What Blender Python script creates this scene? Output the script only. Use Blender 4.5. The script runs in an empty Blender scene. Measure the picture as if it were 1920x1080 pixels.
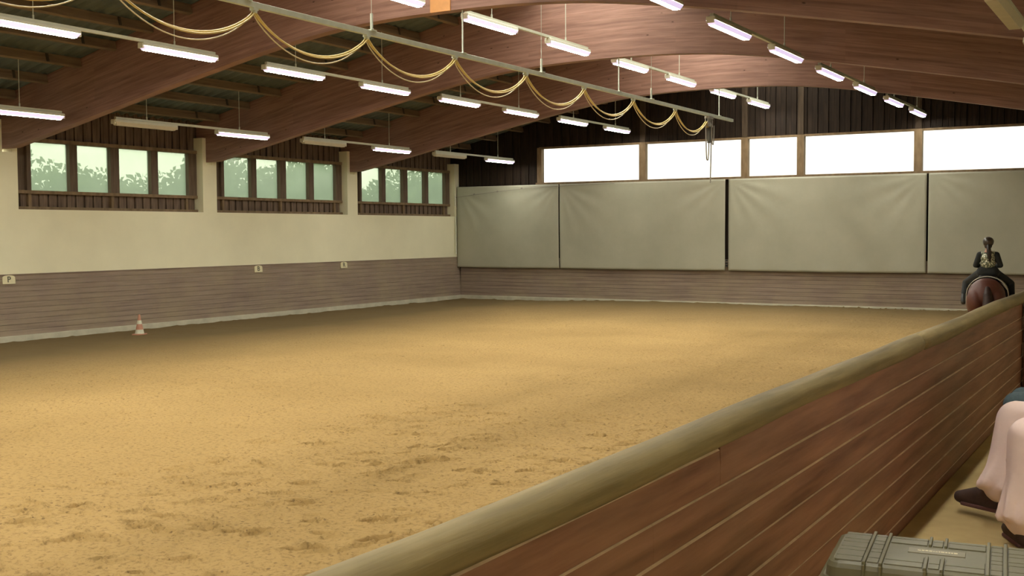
import bpy, bmesh, math, random
import numpy as np
from mathutils import Vector, Matrix
random.seed(7)
rng = np.random.default_rng(11)
S = bpy.context.scene
COL = S.collection

# ------------------------------------------------------------------ camera
YAW, PITCH, ROLL, FPX, CAMH = 0.5363, -0.0497, -0.0053, 2105.26, 2.08
fw = Vector((-math.sin(YAW)*math.cos(PITCH), math.cos(YAW)*math.cos(PITCH), math.sin(PITCH)))
rt = Vector((math.cos(YAW), math.sin(YAW), 0.0))
up = rt.cross(fw)
r2 = rt*math.cos(ROLL) + up*math.sin(ROLL)
u2 = -rt*math.sin(ROLL) + up*math.cos(ROLL)
cam_data = bpy.data.cameras.new('camera')
cam_data.sensor_width = 36.0
cam_data.lens = FPX/1920.0*36.0
cam_data.clip_start = 0.05
cam_data.clip_end = 300
cam = bpy.data.objects.new('camera', cam_data)
COL.objects.link(cam)
M = Matrix(((r2.x, u2.x, -fw.x, 0.0), (r2.y, u2.y, -fw.y, 0.0), (r2.z, u2.z, -fw.z, CAMH), (0, 0, 0, 1)))
cam.matrix_world = M
S.camera = cam

# ------------------------------------------------------------------ world, exposure
SKY = 4.6
LAMP = 48.0
w = bpy.data.worlds.new('overcast_sky')
S.world = w
w.use_nodes = True
nt = w.node_tree
bg = nt.nodes['Background']
tc = nt.nodes.new('ShaderNodeTexCoord')
sp = nt.nodes.new('ShaderNodeSeparateXYZ')
rp = nt.nodes.new('ShaderNodeValToRGB')
nt.links.new(tc.outputs['Generated'], sp.inputs[0])
nt.links.new(sp.outputs['Z'], rp.inputs[0])
rp.color_ramp.elements[0].position = 0.0
rp.color_ramp.elements[0].color = (1.0, 0.95, 0.80, 1)
rp.color_ramp.elements[1].position = 0.6
rp.color_ramp.elements[1].color = (0.95, 0.96, 0.92, 1)
nt.links.new(rp.outputs[0], bg.inputs[0])
bg.inputs[1].default_value = SKY
S.view_settings.view_transform = 'Standard'
S.view_settings.look = 'None'
S.view_settings.gamma = 1.0
S.view_settings.use_curve_mapping = False
S.view_settings.exposure = 0.62
S.render.engine = 'CYCLES'
S.cycles.use_light_tree = True
S.cycles.max_bounces = 8
S.cycles.diffuse_bounces = 6
S.cycles.transparent_max_bounces = 12
S.cycles.sample_clamp_indirect = 6.0
S.cycles.use_denoising = True

# ------------------------------------------------------------------ helpers
class MB:
    """collects shapes and links them as ONE mesh object"""
    def __init__(s):
        s.v = []; s.f = []; s.mi = []; s.uv = {}
    def add(s, vs, fs, mi=0):
        b = len(s.v)
        s.v += [tuple(v) for v in vs]
        for f in fs:
            s.f.append(tuple(b+i for i in f)); s.mi.append(mi)
        return b
    def box(s, a, b, mi=0):
        x0, y0, z0 = a; x1, y1, z1 = b
        s.add([(x0,y0,z0),(x1,y0,z0),(x1,y1,z0),(x0,y1,z0),(x0,y0,z1),(x1,y0,z1),(x1,y1,z1),(x0,y1,z1)],
              [(0,3,2,1),(4,5,6,7),(0,1,5,4),(1,2,6,5),(2,3,7,6),(3,0,4,7)], mi)
    def obox(s, c, ax, ay, az, mi=0):
        """box by centre and three half-axis vectors"""
        c = Vector(c); ax = Vector(ax); ay = Vector(ay); az = Vector(az)
        vs = [c+sx*ax+sy*ay+sz*az for sz in (-1,1) for (sx,sy) in ((-1,-1),(1,-1),(1,1),(-1,1))]
        s.add(vs, [(0,3,2,1),(4,5,6,7),(0,1,5,4),(1,2,6,5),(2,3,7,6),(3,0,4,7)], mi)
    def tube(s, pts, r, n=8, mi=0, cap=True):
        pts = [Vector(p) for p in pts]
        rs = r if isinstance(r, (list, tuple)) else [r]*len(pts)
        rings = []
        prev = None
        for i, p in enumerate(pts):
            t = (pts[min(i+1, len(pts)-1)] - pts[max(i-1, 0)]).normalized()
            if prev is None:
                a = Vector((0,0,1)) if abs(t.z) < 0.9 else Vector((1,0,0))
                n1 = t.cross(a).normalized()
            else:
                n1 = (prev - t*prev.dot(t)).normalized()
            prev = n1
            n2 = t.cross(n1)
            rings.append([p + (n1*math.cos(2*math.pi*k/n) + n2*math.sin(2*math.pi*k/n))*rs[i] for k in range(n)])
        vs = [v for rg in rings for v in rg]
        fs = []
        for i in range(len(rings)-1):
            for k in range(n):
                a = i*n+k; b = i*n+(k+1) % n
                fs.append((a, b, b+n, a+n))
        if cap:
            fs.append(tuple(reversed(range(n)))); fs.append(tuple((len(rings)-1)*n+k for k in range(n)))
        s.add(vs, fs, mi)
    def lathe(s, c, prof, n=24, mi=0):
        c = Vector(c)
        vs = []
        for (r, z) in prof:
            for k in range(n):
                a = 2*math.pi*k/n
                vs.append(c+Vector((r*math.cos(a), r*math.sin(a), z)))
        fs = []
        for i in range(len(prof)-1):
            for k in range(n):
                a = i*n+k; b = i*n+(k+1) % n
                fs.append((a, b, b+n, a+n))
        fs.append(tuple(reversed(range(n)))); fs.append(tuple((len(prof)-1)*n+k for k in range(n)))
        s.add(vs, fs, mi)
    def prism(s, poly, axis, a, b, mi=0):
        """polygon (two coordinates) extruded along axis from a to b"""
        def P(p, t):
            if axis == 'x': return (t, p[0], p[1])
            if axis == 'y': return (p[0], t, p[1])
            return (p[0], p[1], t)
        n = len(poly)
        vs = [P(p, a) for p in poly]+[P(p, b) for p in poly]
        fs = [tuple(reversed(range(n))), tuple(range(n, 2*n))]+[(i, (i+1) % n, n+(i+1) % n, n+i) for i in range(n)]
        s.add(vs, fs, mi)
    def build(s, name, mats, parent=None, smooth=False, bevel=0, seg=2, loc=None, fix=True):
        me = bpy.data.meshes.new(name)
        v = s.v
        if loc is not None:
            lo = Vector(loc)
            v = [tuple(Vector(q)-lo) for q in v]
        me.from_pydata(v, [], s.f)
        if not isinstance(mats, (list, tuple)): mats = [mats]
        for m in mats: me.materials.append(m)
        me.polygons.foreach_set('material_index', s.mi)
        me.update()
        if fix:
            bm = bmesh.new(); bm.from_mesh(me)
            bmesh.ops.recalc_face_normals(bm, faces=bm.faces)
            bm.to_mesh(me); bm.free()
        o = bpy.data.objects.new(name, me)
        COL.objects.link(o)
        if parent is not None: o.parent = parent
        if loc is not None: o.location = loc
        if smooth:
            me.polygons.foreach_set('use_smooth', [True]*len(me.polygons))
        if bevel:
            md = o.modifiers.new('bevel', 'BEVEL'); md.width = bevel; md.segments = seg; md.limit_method = 'ANGLE'
        return o

def tag(o, label, cat, group=None, kind=None):
    if label: o['label'] = label
    if cat: o['category'] = cat
    if group: o['group'] = group
    if kind: o['kind'] = kind
    return o
def struct(o, label=None, cat=None):
    o['kind'] = 'structure'
    if label: o['label'] = label
    if cat: o['category'] = cat
    return o
def empty(name, loc=(0,0,0), rz=0.0):
    o = bpy.data.objects.new(name, None); COL.objects.link(o)
    o.location = loc; o.rotation_euler = (0,0,rz); o.empty_display_size = 0.1
    return o
def dup(root):
    c = root.copy(); COL.objects.link(c)
    for ch in list(root.children):
        d = ch.copy(); COL.objects.link(d); d.parent = c
        for g in list(ch.children):
            e = g.copy(); COL.objects.link(e); e.parent = d
    return c

# ------------------------------------------------------------------ materials
def newmat(name):
    m = bpy.data.materials.new(name); m.use_nodes = True
    nt = m.node_tree
    return m, nt, nt.nodes, nt.links, nt.nodes['Principled BSDF']
def mixc(N, L, fac, a, b, mode='MIX'):
    x = N.new('ShaderNodeMix'); x.data_type = 'RGBA'; x.blend_type = mode
    if isinstance(fac, (int, float)): x.inputs[0].default_value = fac
    else: L.new(fac, x.inputs[0])
    for sock, val in ((x.inputs[6], a), (x.inputs[7], b)):
        if isinstance(val, tuple): sock.default_value = (*val, 1) if len(val) == 3 else val
        else: L.new(val, sock)
    return x.outputs[2]
def coords(N, L, kind='Object', scale=(1,1,1), rot=(0,0,0)):
    t = N.new('ShaderNodeTexCoord'); mp = N.new('ShaderNodeMapping')
    mp.inputs['Scale'].default_value = scale; mp.inputs['Rotation'].default_value = rot
    L.new(t.outputs[kind], mp.inputs[0])
    return mp.outputs[0]
def noise(N, L, vec, scale, detail=4, rough=0.55):
    n = N.new('ShaderNodeTexNoise'); n.inputs['Scale'].default_value = scale
    n.inputs['Detail'].default_value = detail; n.inputs['Roughness'].default_value = rough
    L.new(vec, n.inputs['Vector'])
    return n.outputs[0]
def ramp(N, L, fac, stops):
    r = N.new('ShaderNodeValToRGB')
    cr = r.color_ramp
    while len(cr.elements) < len(stops): cr.elements.new(0.5)
    for e, (p, c) in zip(cr.elements, stops):
        e.position = p; e.color = (*c, 1) if isinstance(c, tuple) else (c, c, c, 1)
    L.new(fac, r.inputs[0])
    return r.outputs[0]
def bump(N, L, B, h, strength, dist=0.01):
    b = N.new('ShaderNodeBump'); b.inputs['Strength'].default_value = strength; b.inputs['Distance'].default_value = dist
    L.new(h, b.inputs['Height']); L.new(b.outputs[0], B.inputs['Normal'])
def plain(name, c, rough=0.6, metal=0.0, var=0.0, scale=8, bmp=0.0, spec=None):
    m, nt, N, L, B = newmat(name)
    B.inputs['Roughness'].default_value = rough; B.inputs['Metallic'].default_value = metal
    if spec is not None: B.inputs['Specular IOR Level'].default_value = spec
    v = coords(N, L); n = noise(N, L, v, scale)
    lo = tuple(x*(1-var) for x in c); hi = tuple(min(1, x*(1+var)) for x in c)
    col = ramp(N, L, n, [(0.3, lo), (0.7, hi)])
    L.new(col, B.inputs['Base Color'])
    if bmp: bump(N, L, B, n, bmp)
    return m
def wood(name, c1, c2, stretch=(1,1,12), scale=3.0, rough=0.65, dust=None, dustfac=0.4, bmp=0.15, knots=False):
    """stretch: low along the grain, high across it"""
    m, nt, N, L, B = newmat(name)
    v = coords(N, L, scale=stretch)
    n = noise(N, L, v, scale, 6, 0.6)
    col = ramp(N, L, n, [(0.3, c1), (0.7, c2)])
    if knots:
        vo = N.new('ShaderNodeTexVoronoi'); vo.inputs['Scale'].default_value = 1.0
        L.new(coords(N, L, scale=(2.2, 2.2, 5.0)), vo.inputs['Vector'])
        k = ramp(N, L, vo.outputs['Distance'], [(0.05, 1.0), (0.10, 0.0)])
        col = mixc(N, L, k, col, tuple(x*0.35 for x in c1))
    if dust:
        n2 = noise(N, L, coords(N, L), 1.3, 5, 0.6)
        d = ramp(N, L, n2, [(0.4, 0.0), (0.75, dustfac)])
        col = mixc(N, L, d, col, dust)
    L.new(col, B.inputs['Base Color'])
    B.inputs['Roughness'].default_value = rough
    B.inputs['Specular IOR Level'].default_value = 0.15
    bump(N, L, B, n, bmp)
    return m

# glue-laminated beam: laminations follow the lower edge (UV v = height above it, u = length)
def glulam():
    m, nt, N, L, B = newmat('glulam_timber')
    uv = N.new('ShaderNodeUVMap')
    sep = N.new('ShaderNodeSeparateXYZ'); L.new(uv.outputs[0], sep.inputs[0])
    mp = N.new('ShaderNodeMapping'); mp.inputs['Scale'].default_value = (0.5, 9.0, 1)
    L.new(uv.outputs[0], mp.inputs[0])
    n = noise(N, L, mp.outputs[0], 2.0, 6, 0.62)
    col = ramp(N, L, n, [(0.28, (0.215, 0.110, 0.083)), (0.72, (0.41, 0.24, 0.185))])
    # each lamination its own tone
    fl = N.new('ShaderNodeMath'); fl.operation = 'MULTIPLY'; fl.inputs[1].default_value = 1/0.075
    L.new(sep.outputs['Y'], fl.inputs[0])
    f2 = N.new('ShaderNodeMath'); f2.operation = 'FLOOR'; L.new(fl.outputs[0], f2.inputs[0])
    u1 = N.new('ShaderNodeMath'); u1.operation = 'MULTIPLY'; u1.inputs[1].default_value = 0.31; L.new(sep.outputs['X'], u1.inputs[0])
    u1b = N.new('ShaderNodeMath'); u1b.operation = 'FLOOR'; L.new(u1.outputs[0], u1b.inputs[0])
    cb = N.new('ShaderNodeCombineXYZ'); L.new(f2.outputs[0], cb.inputs[1]); L.new(u1b.outputs[0], cb.inputs[0])
    wn = N.new('ShaderNodeTexWhiteNoise'); L.new(cb.outputs[0], wn.inputs['Vector'])
    tone = ramp(N, L, wn.outputs['Value'], [(0.0, 0.80), (1.0, 1.0)])
    col = mixc(N, L, 1.0, col, tone, 'MULTIPLY')
    fr = N.new('ShaderNodeMath'); fr.operation = 'FRACT'; L.new(fl.outputs[0], fr.inputs[0])
    seam = ramp(N, L, fr.outputs[0], [(0.0, 0.55), (0.06, 1.0)])
    col = mixc(N, L, 0.7, col, seam, 'MULTIPLY')
    vo = N.new('ShaderNodeTexVoronoi'); mk = N.new('ShaderNodeMapping'); mk.inputs['Scale'].default_value = (1.6, 4.0, 1)
    L.new(uv.outputs[0], mk.inputs[0]); L.new(mk.outputs[0], vo.inputs['Vector']); vo.inputs['Scale'].default_value = 1.2
    k = ramp(N, L, vo.outputs['Distance'], [(0.03, 0.9), (0.07, 0.0)])
    col = mixc(N, L, k, col, (0.05, 0.022, 0.012))
    L.new(col, B.inputs['Base Color'])
    B.inputs['Roughness'].default_value = 0.55; B.inputs['Specular IOR Level'].default_value = 0.35
    return m

M_beam = glulam()
M_purlin = wood('purlin_timber', (0.15, 0.108, 0.070), (0.26, 0.195, 0.130), (2,0.3,6), 3.0)
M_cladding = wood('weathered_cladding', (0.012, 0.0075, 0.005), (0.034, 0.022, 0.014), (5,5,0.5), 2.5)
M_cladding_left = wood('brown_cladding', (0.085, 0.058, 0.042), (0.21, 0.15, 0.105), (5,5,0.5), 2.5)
M_trim = wood('window_timber', (0.16, 0.11, 0.06), (0.27, 0.19, 0.11), (3,3,1), 2.5)
M_mullion = wood('dark_mullion_timber', (0.10, 0.072, 0.050), (0.17, 0.125, 0.088), (6,6,0.6), 2.5)
M_kick = wood('kickboard_timber', (0.20, 0.145, 0.110), (0.33, 0.255, 0.195), (0.35,0.35,9), 2.2, dust=(0.36,0.29,0.18), dustfac=0.6)
M_plank = wood('barrier_plank_timber', (0.145, 0.058, 0.036), (0.34, 0.165, 0.108), (4,0.45,7), 2.4, rough=0.5, dust=(0.24,0.16,0.10), dustfac=0.35, knots=False, bmp=0.1)
M_plankedge = plain('lit_dusty_plank_edge', (0.58, 0.43, 0.31), 0.8, var=0.2)  # dust plus the light caught on the top bevels, both in the colour
M_rail = wood('peeled_log', (0.14, 0.105, 0.052), (0.37, 0.29, 0.15), (6,0.3,6), 2.5, rough=0.6, dust=(0.15,0.12,0.065), dustfac=0.7, bmp=0.5)
M_plaster = plain('cream_plaster', (0.80, 0.76, 0.54), 0.85, var=0.04, scale=1.2)
M_concrete = plain('grey_concrete', (0.36, 0.32, 0.25), 0.9, var=0.12, scale=6, bmp=0.1)
M_kerb = plain('pale_kerb_concrete', (0.50, 0.47, 0.35), 0.9, var=0.15, scale=3, bmp=0.1)
M_white = plain('white_enamel', (0.70, 0.70, 0.58), 0.45, var=0.03)
M_whitebar = plain('painted_bar', (0.62, 0.64, 0.52), 0.4, var=0.04)
M_dull = plain('unlit_diffuser', (0.60, 0.55, 0.42), 0.4, var=0.06)
M_galv = plain('galvanised_steel', (0.56, 0.60, 0.50), 0.45, metal=0.2, var=0.08)
M_hose = plain('yellow_hose', (0.60, 0.47, 0.17), 0.45, var=0.1)
M_hosepale = plain('pale_hose', (0.66, 0.58, 0.36), 0.45, var=0.1)
M_black = plain('black_rubber', (0.015, 0.015, 0.014), 0.5)
M_wire = plain('grey_wire', (0.25, 0.23, 0.19), 0.5)
M_darkmetal = plain('dark_bracket', (0.05, 0.045, 0.03), 0.6)
M_gravel = plain('outside_ground', (0.16, 0.20, 0.08), 0.9, var=0.3)

def tarp_mat():
    m, nt, N, L, B = newmat('grey_tarpaulin')
    v = coords(N, L); n = noise(N, L, v, 0.7, 5, 0.6)
    col = ramp(N, L, n, [(0.3, (0.36, 0.355, 0.265)), (0.7, (0.435, 0.425, 0.32))])
    L.new(col, B.inputs['Base Color']); B.inputs['Roughness'].default_value = 0.5
    n2 = noise(N, L, coords(N, L, scale=(1,1,0.5)), 3.0, 4, 0.5)
    bump(N, L, B, n2, 0.35, 0.03)
    return m
M_tarp = tarp_mat()

def sand_mat():
    m, nt, N, L, B = newmat('riding_sand')
    v = coords(N, L)
    n1 = noise(N, L, v, 0.35, 3, 0.5)
    col = ramp(N, L, n1, [(0.3, (0.475, 0.312, 0.122)), (0.7, (0.575, 0.382, 0.155))])
    n2 = noise(N, L, v, 24, 6, 0.7)
    g = ramp(N, L, n2, [(0.32, (0.50,0.48,0.45)), (0.50, (1,1,1)), (0.72, (1.0,1.0,1.0))])
    col = mixc(N, L, 0.85, col, g, 'MULTIPLY')
    # dark specks (bark and rubber crumbs)
    vo = N.new('ShaderNodeTexVoronoi'); vo.inputs['Scale'].default_value = 13; L.new(v, vo.inputs['Vector'])
    nn = noise(N, L, v, 1.1, 2, 0.5)
    th = N.new('ShaderNodeMath'); th.operation = 'MULTIPLY'; L.new(nn, th.inputs[0]); th.inputs[1].default_value = 0.27
    lt = N.new('ShaderNodeMath'); lt.operation = 'LESS_THAN'; L.new(vo.outputs['Distance'], lt.inputs[0]); L.new(th.outputs[0], lt.inputs[1])
    sc = N.new('ShaderNodeMath'); sc.operation = 'MULTIPLY'; L.new(lt.outputs[0], sc.inputs[0]); sc.inputs[1].default_value = 0.6
    col = mixc(N, L, sc.outputs[0], col, (0.20, 0.125, 0.06))
    # damp: trampled moist track, plus dimmer light towards the walls painted in
    at = N.new('ShaderNodeAttribute'); at.attribute_name = 'damp_shade'
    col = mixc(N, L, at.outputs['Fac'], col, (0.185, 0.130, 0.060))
    L.new(col, B.inputs['Base Color']); B.inputs['Roughness'].default_value = 0.95
    B.inputs['Specular IOR Level'].default_value = 0.1
    n3 = noise(N, L, v, 9, 8, 0.75)
    bump(N, L, B, n3, 0.8, 0.04)
    return m
M_sand = sand_mat()

def gallery_mat():
    m, nt, N, L, B = newmat('gallery_boards')
    v = coords(N, L, scale=(1,1,1)); n = noise(N, L, v, 3, 5, 0.6)
    col = ramp(N, L, n, [(0.3, (0.38, 0.27, 0.105)), (0.7, (0.50, 0.37, 0.16))])
    L.new(col, B.inputs['Base Color']); B.inputs['Roughness'].default_value = 0.8
    bump(N, L, B, n, 0.15)
    return m
M_gallery = gallery_mat()

def lamp_mat(name, c, s):
    m, nt, N, L, B = newmat(name)
    B.inputs['Base Color'].default_value = (0.8,0.8,0.8,1)
    B.inputs['Emission Color'].default_value = (*c,1); B.inputs['Emission Strength'].default_value = s
    return m
M_lit = lamp_mat('lit_diffuser', (1.0, 0.97, 0.86), LAMP)
M_litside = lamp_mat('diffuser_side', (0.80, 0.66, 1.0), 0.55)
M_bulb = lamp_mat('bare_tube_end', (0.9, 0.88, 1.0), LAMP*1.2)

def pane_mat(name, tint, haze, clear):
    m, nt, N, L, B = newmat(name)
    out = N['Material Output']
    N.remove(B)
    tr = N.new('ShaderNodeBsdfTransparent'); tr.inputs[0].default_value = (*clear,1)
    tl = N.new('ShaderNodeBsdfTranslucent')
    v = coords(N, L); n = noise(N, L, v, 1.4, 4, 0.6)
    c = ramp(N, L, n, [(0.3, tuple(x*0.9 for x in tint)), (0.7, tint)])
    L.new(c, tl.inputs[0])
    gl = N.new('ShaderNodeBsdfGlossy'); gl.inputs['Roughness'].default_value = 0.15
    a = N.new('ShaderNodeMixShader'); a.inputs[0].default_value = haze
    L.new(tr.outputs[0], a.inputs[1]); L.new(tl.outputs[0], a.inputs[2])
    b = N.new('ShaderNodeMixShader'); b.inputs[0].default_value = 0.04
    L.new(a.outputs[0], b.inputs[1]); L.new(gl.outputs[0], b.inputs[2])
    L.new(b.outputs[0], out.inputs[0])
    return m
M_pane = pane_mat('dusty_wired_glass', (0.22, 0.255, 0.205), 0.66, (0.88, 0.95, 0.85))
M_clear = pane_mat('clear_glass', (0.5, 0.5, 0.5), 0.05, (0.55, 0.55, 0.55))

# ------------------------------------------------------------------ setting: measures
XL, YF, XR, YN = -20.74, 31.47, 1.10, -9.0       # left wall, far wall, gallery wall, near wall
XC = -9.84                                        # ridge
ZK = 1.255                                        # kickboard height
GF = 0.57                                         # gallery floor
SANDZ = -0.12
def roof_z(x): return 7.45 - 0.235*abs(x-XC)      # underside of the sheeting
BD = [(0,5.49),(1.2,5.47),(2.16,5.41),(2.88,5.325),(3.84,5.175),(4.8,5.0),(6.8,4.615),(8.72,4.225),(11.0,3.78)]
def beam_z(x):
    d = abs(x-XC)
    xs = [a for a,_ in BD]; zs = [b for _,b in BD]
    # smooth (Catmull-Rom) interpolation
    i = max(j for j in range(len(xs)-1) if xs[j] <= d+1e-9)
    i = min(i, len(xs)-2)
    t = (d-xs[i])/(xs[i+1]-xs[i])
    def slope(j):
        if j == 0: return 0.0
        if j == len(xs)-1: return (zs[j]-zs[j-1])/(xs[j]-xs[j-1])
        return (zs[j+1]-zs[j-1])/(xs[j+1]-xs[j-1])
    h = xs[i+1]-xs[i]; m0 = slope(i)*h; m1 = slope(i+1)*h
    return (2*t**3-3*t**2+1)*zs[i]+(t**3-2*t**2+t)*m0+(-2*t**3+3*t**2)*zs[i+1]+(t**3-t**2)*m1
BEAM_Y = [25.72, 20.12, 14.52, 8.92, 3.32, -2.28, -7.88]
BEAM_T = 0.20

# ------------------------------------------------------------------ sand
def axis(a, b, fine_a, fine_b, df, dc):
    out = list(np.arange(a, fine_a, dc))+list(np.arange(fine_a, fine_b, df))+list(np.arange(fine_b, b, dc))+[b]
    return np.array(out)
xs = axis(-20.9, -1.25, -8.5, -1.27, 0.022, 0.11)
ys = axis(-9.0, 31.6, 1.8, 12.0, 0.022, 0.11)
X, Y = np.meshgrid(xs, ys)
def vnoise(X, Y, f, seed):
    r = np.random.default_rng(seed); G = r.random((256, 256))
    x = X*f; y = Y*f
    xi = np.floor(x).astype(int); yi = np.floor(y).astype(int)
    tx = x-xi; ty = y-yi; tx = tx*tx*(3-2*tx); ty = ty*ty*(3-2*ty)
    g = lambda a, b: G[a % 256, b % 256]
    return (g(xi,yi)*(1-tx)+g(xi+1,yi)*tx)*(1-ty)+(g(xi,yi+1)*(1-tx)+g(xi+1,yi+1)*tx)*ty-0.5
sm = lambda t: np.clip(t,0,1)**2*(3-2*np.clip(t,0,1))
Z = np.full_like(X, SANDZ)
Z += 0.085*sm((X+19.0)/5.0)*sm((Y-24.0)/7.0)
for f, a, sd in ((0.5,0.03,1),(1.7,0.018,2),(4.3,0.010,3),(11,0.006,4),(23,0.004,5)):
    Z += a*vnoise(X+50, Y+50, f, sd)
# combed ridges left by the large circle at the far end
cx, cy = -9.9, 21.6
rr = np.hypot(X-cx, (Y-cy))
ring = np.exp(-((rr-7.6)/1.7)**2)
Z += 0.010*ring*np.sin(rr*2*np.pi/0.62+2*vnoise(X,Y,0.8,8))*(0.6+vnoise(X,Y,1.5,9))
# hoof prints
def prints(n, xr, yr, depth, seed, ang0):
    global Z
    r = np.random.default_rng(seed)
    for _ in range(n):
        px = r.uniform(*xr); py = r.uniform(*yr)
        ang = ang0+r.normal(0, 0.28); a = r.uniform(0.065, 0.135); b = r.uniform(0.032, 0.055)
        d = depth*r.uniform(0.4, 1.2)
        i0, i1 = np.searchsorted(xs, [px-0.3, px+0.3]); j0, j1 = np.searchsorted(ys, [py-0.3, py+0.3])
        if i1-i0 < 3 or j1-j0 < 3: continue
        XX = X[j0:j1, i0:i1]-px; YY = Y[j0:j1, i0:i1]-py
        u = XX*math.cos(ang)+YY*math.sin(ang); v = -XX*math.sin(ang)+YY*math.cos(ang)
        q = np.sqrt((u/a)**2+(v/b)**2)
        q = q*(1+0.25*vnoise(XX+px, YY+py, 9, 31))
        hole = -d*sm((1.12-q)/0.28)*(1-0.35*np.exp(-((u-0.02)**2+v**2)/(0.035**2)))
        rim = d*0.45*np.exp(-((q-1.35)/0.28)**2)*(0.7+0.6*(u > 0))
        Z[j0:j1, i0:i1] += hole+rim
prints(420, (-4.4, -1.5), (1.8, 12.5), 0.062, 21, 0.54)
prints(380, (-8.4, -2.0), (1.8, 12.0), 0.048, 22, 0.54)
prints(120, (-8.4, -2.0), (2.0, 10.0), 0.03, 23, 0.54)
# clods along the barrier
r = np.random.default_rng(5)
near = np.exp(-(np.abs(X+2.0)/1.8)**2)
cl = np.clip(vnoise(X,Y,16,41)+0.5-0.68, 0, 1)
Z += near*cl*0.24
cl2 = np.clip(vnoise(X,Y,28,42)+0.5-0.8, 0, 1)
Z += cl2*0.14
damp_shade = np.clip(np.maximum.reduce([sm(1-(X+20.7)/8.5)*1.25, sm(1-(YF-Y)/10.0)*1.0, sm(1-(-1.3-X)/3.2)*0.45]) + 0.35*vnoise(X,Y,0.7,51)*sm(1-(X+20.7)/6), 0, 1)  # wide bands: moist track and painted falloff of light to the walls
damp_shade = np.maximum(damp_shade, 0.10*ring*(0.5+vnoise(X,Y,1.2,52)))
ny, nx = X.shape
vs = np.column_stack([X.ravel(), Y.ravel(), Z.ravel()]).astype(np.float32)
idx = np.arange(nx*ny).reshape(ny, nx)
quads = np.stack([idx[:-1,:-1], idx[:-1,1:], idx[1:,1:], idx[1:,:-1]], -1).reshape(-1, 4).astype(np.int32)
me = bpy.data.meshes.new('floor')
me.vertices.add(len(vs)); me.vertices.foreach_set('co', vs.ravel())
me.loops.add(quads.size); me.loops.foreach_set('vertex_index', quads.ravel())
me.polygons.add(len(quads)); me.polygons.foreach_set('loop_start', np.arange(0, quads.size, 4, dtype=np.int32))
me.polygons.foreach_set('loop_total', np.full(len(quads), 4, dtype=np.int32))
me.polygons.foreach_set('use_smooth', np.ones(len(quads), dtype=bool))
me.update(); me.validate()
att = me.attributes.new('damp_shade', 'FLOAT', 'POINT'); att.data.foreach_set('value', damp_shade.ravel().astype(np.float32))
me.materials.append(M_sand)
fl = bpy.data.objects.new('floor', me); COL.objects.link(fl)
struct(fl, 'sandy riding arena floor with hoof prints and harrow rings', 'floor')

# gallery floor behind the barrier
b = MB(); b.box((-1.17, YN, GF-0.12), (XR, YF, GF)); struct(b.build('floor', M_gallery), 'raised pale boarded floor behind the plank barrier', 'floor')
# ground outside
b = MB(); b.box((-90, -60, -0.9), (60, 110, -0.8)); struct(b.build('ground', M_gravel), 'grassy ground outside the hall', 'ground')

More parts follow.
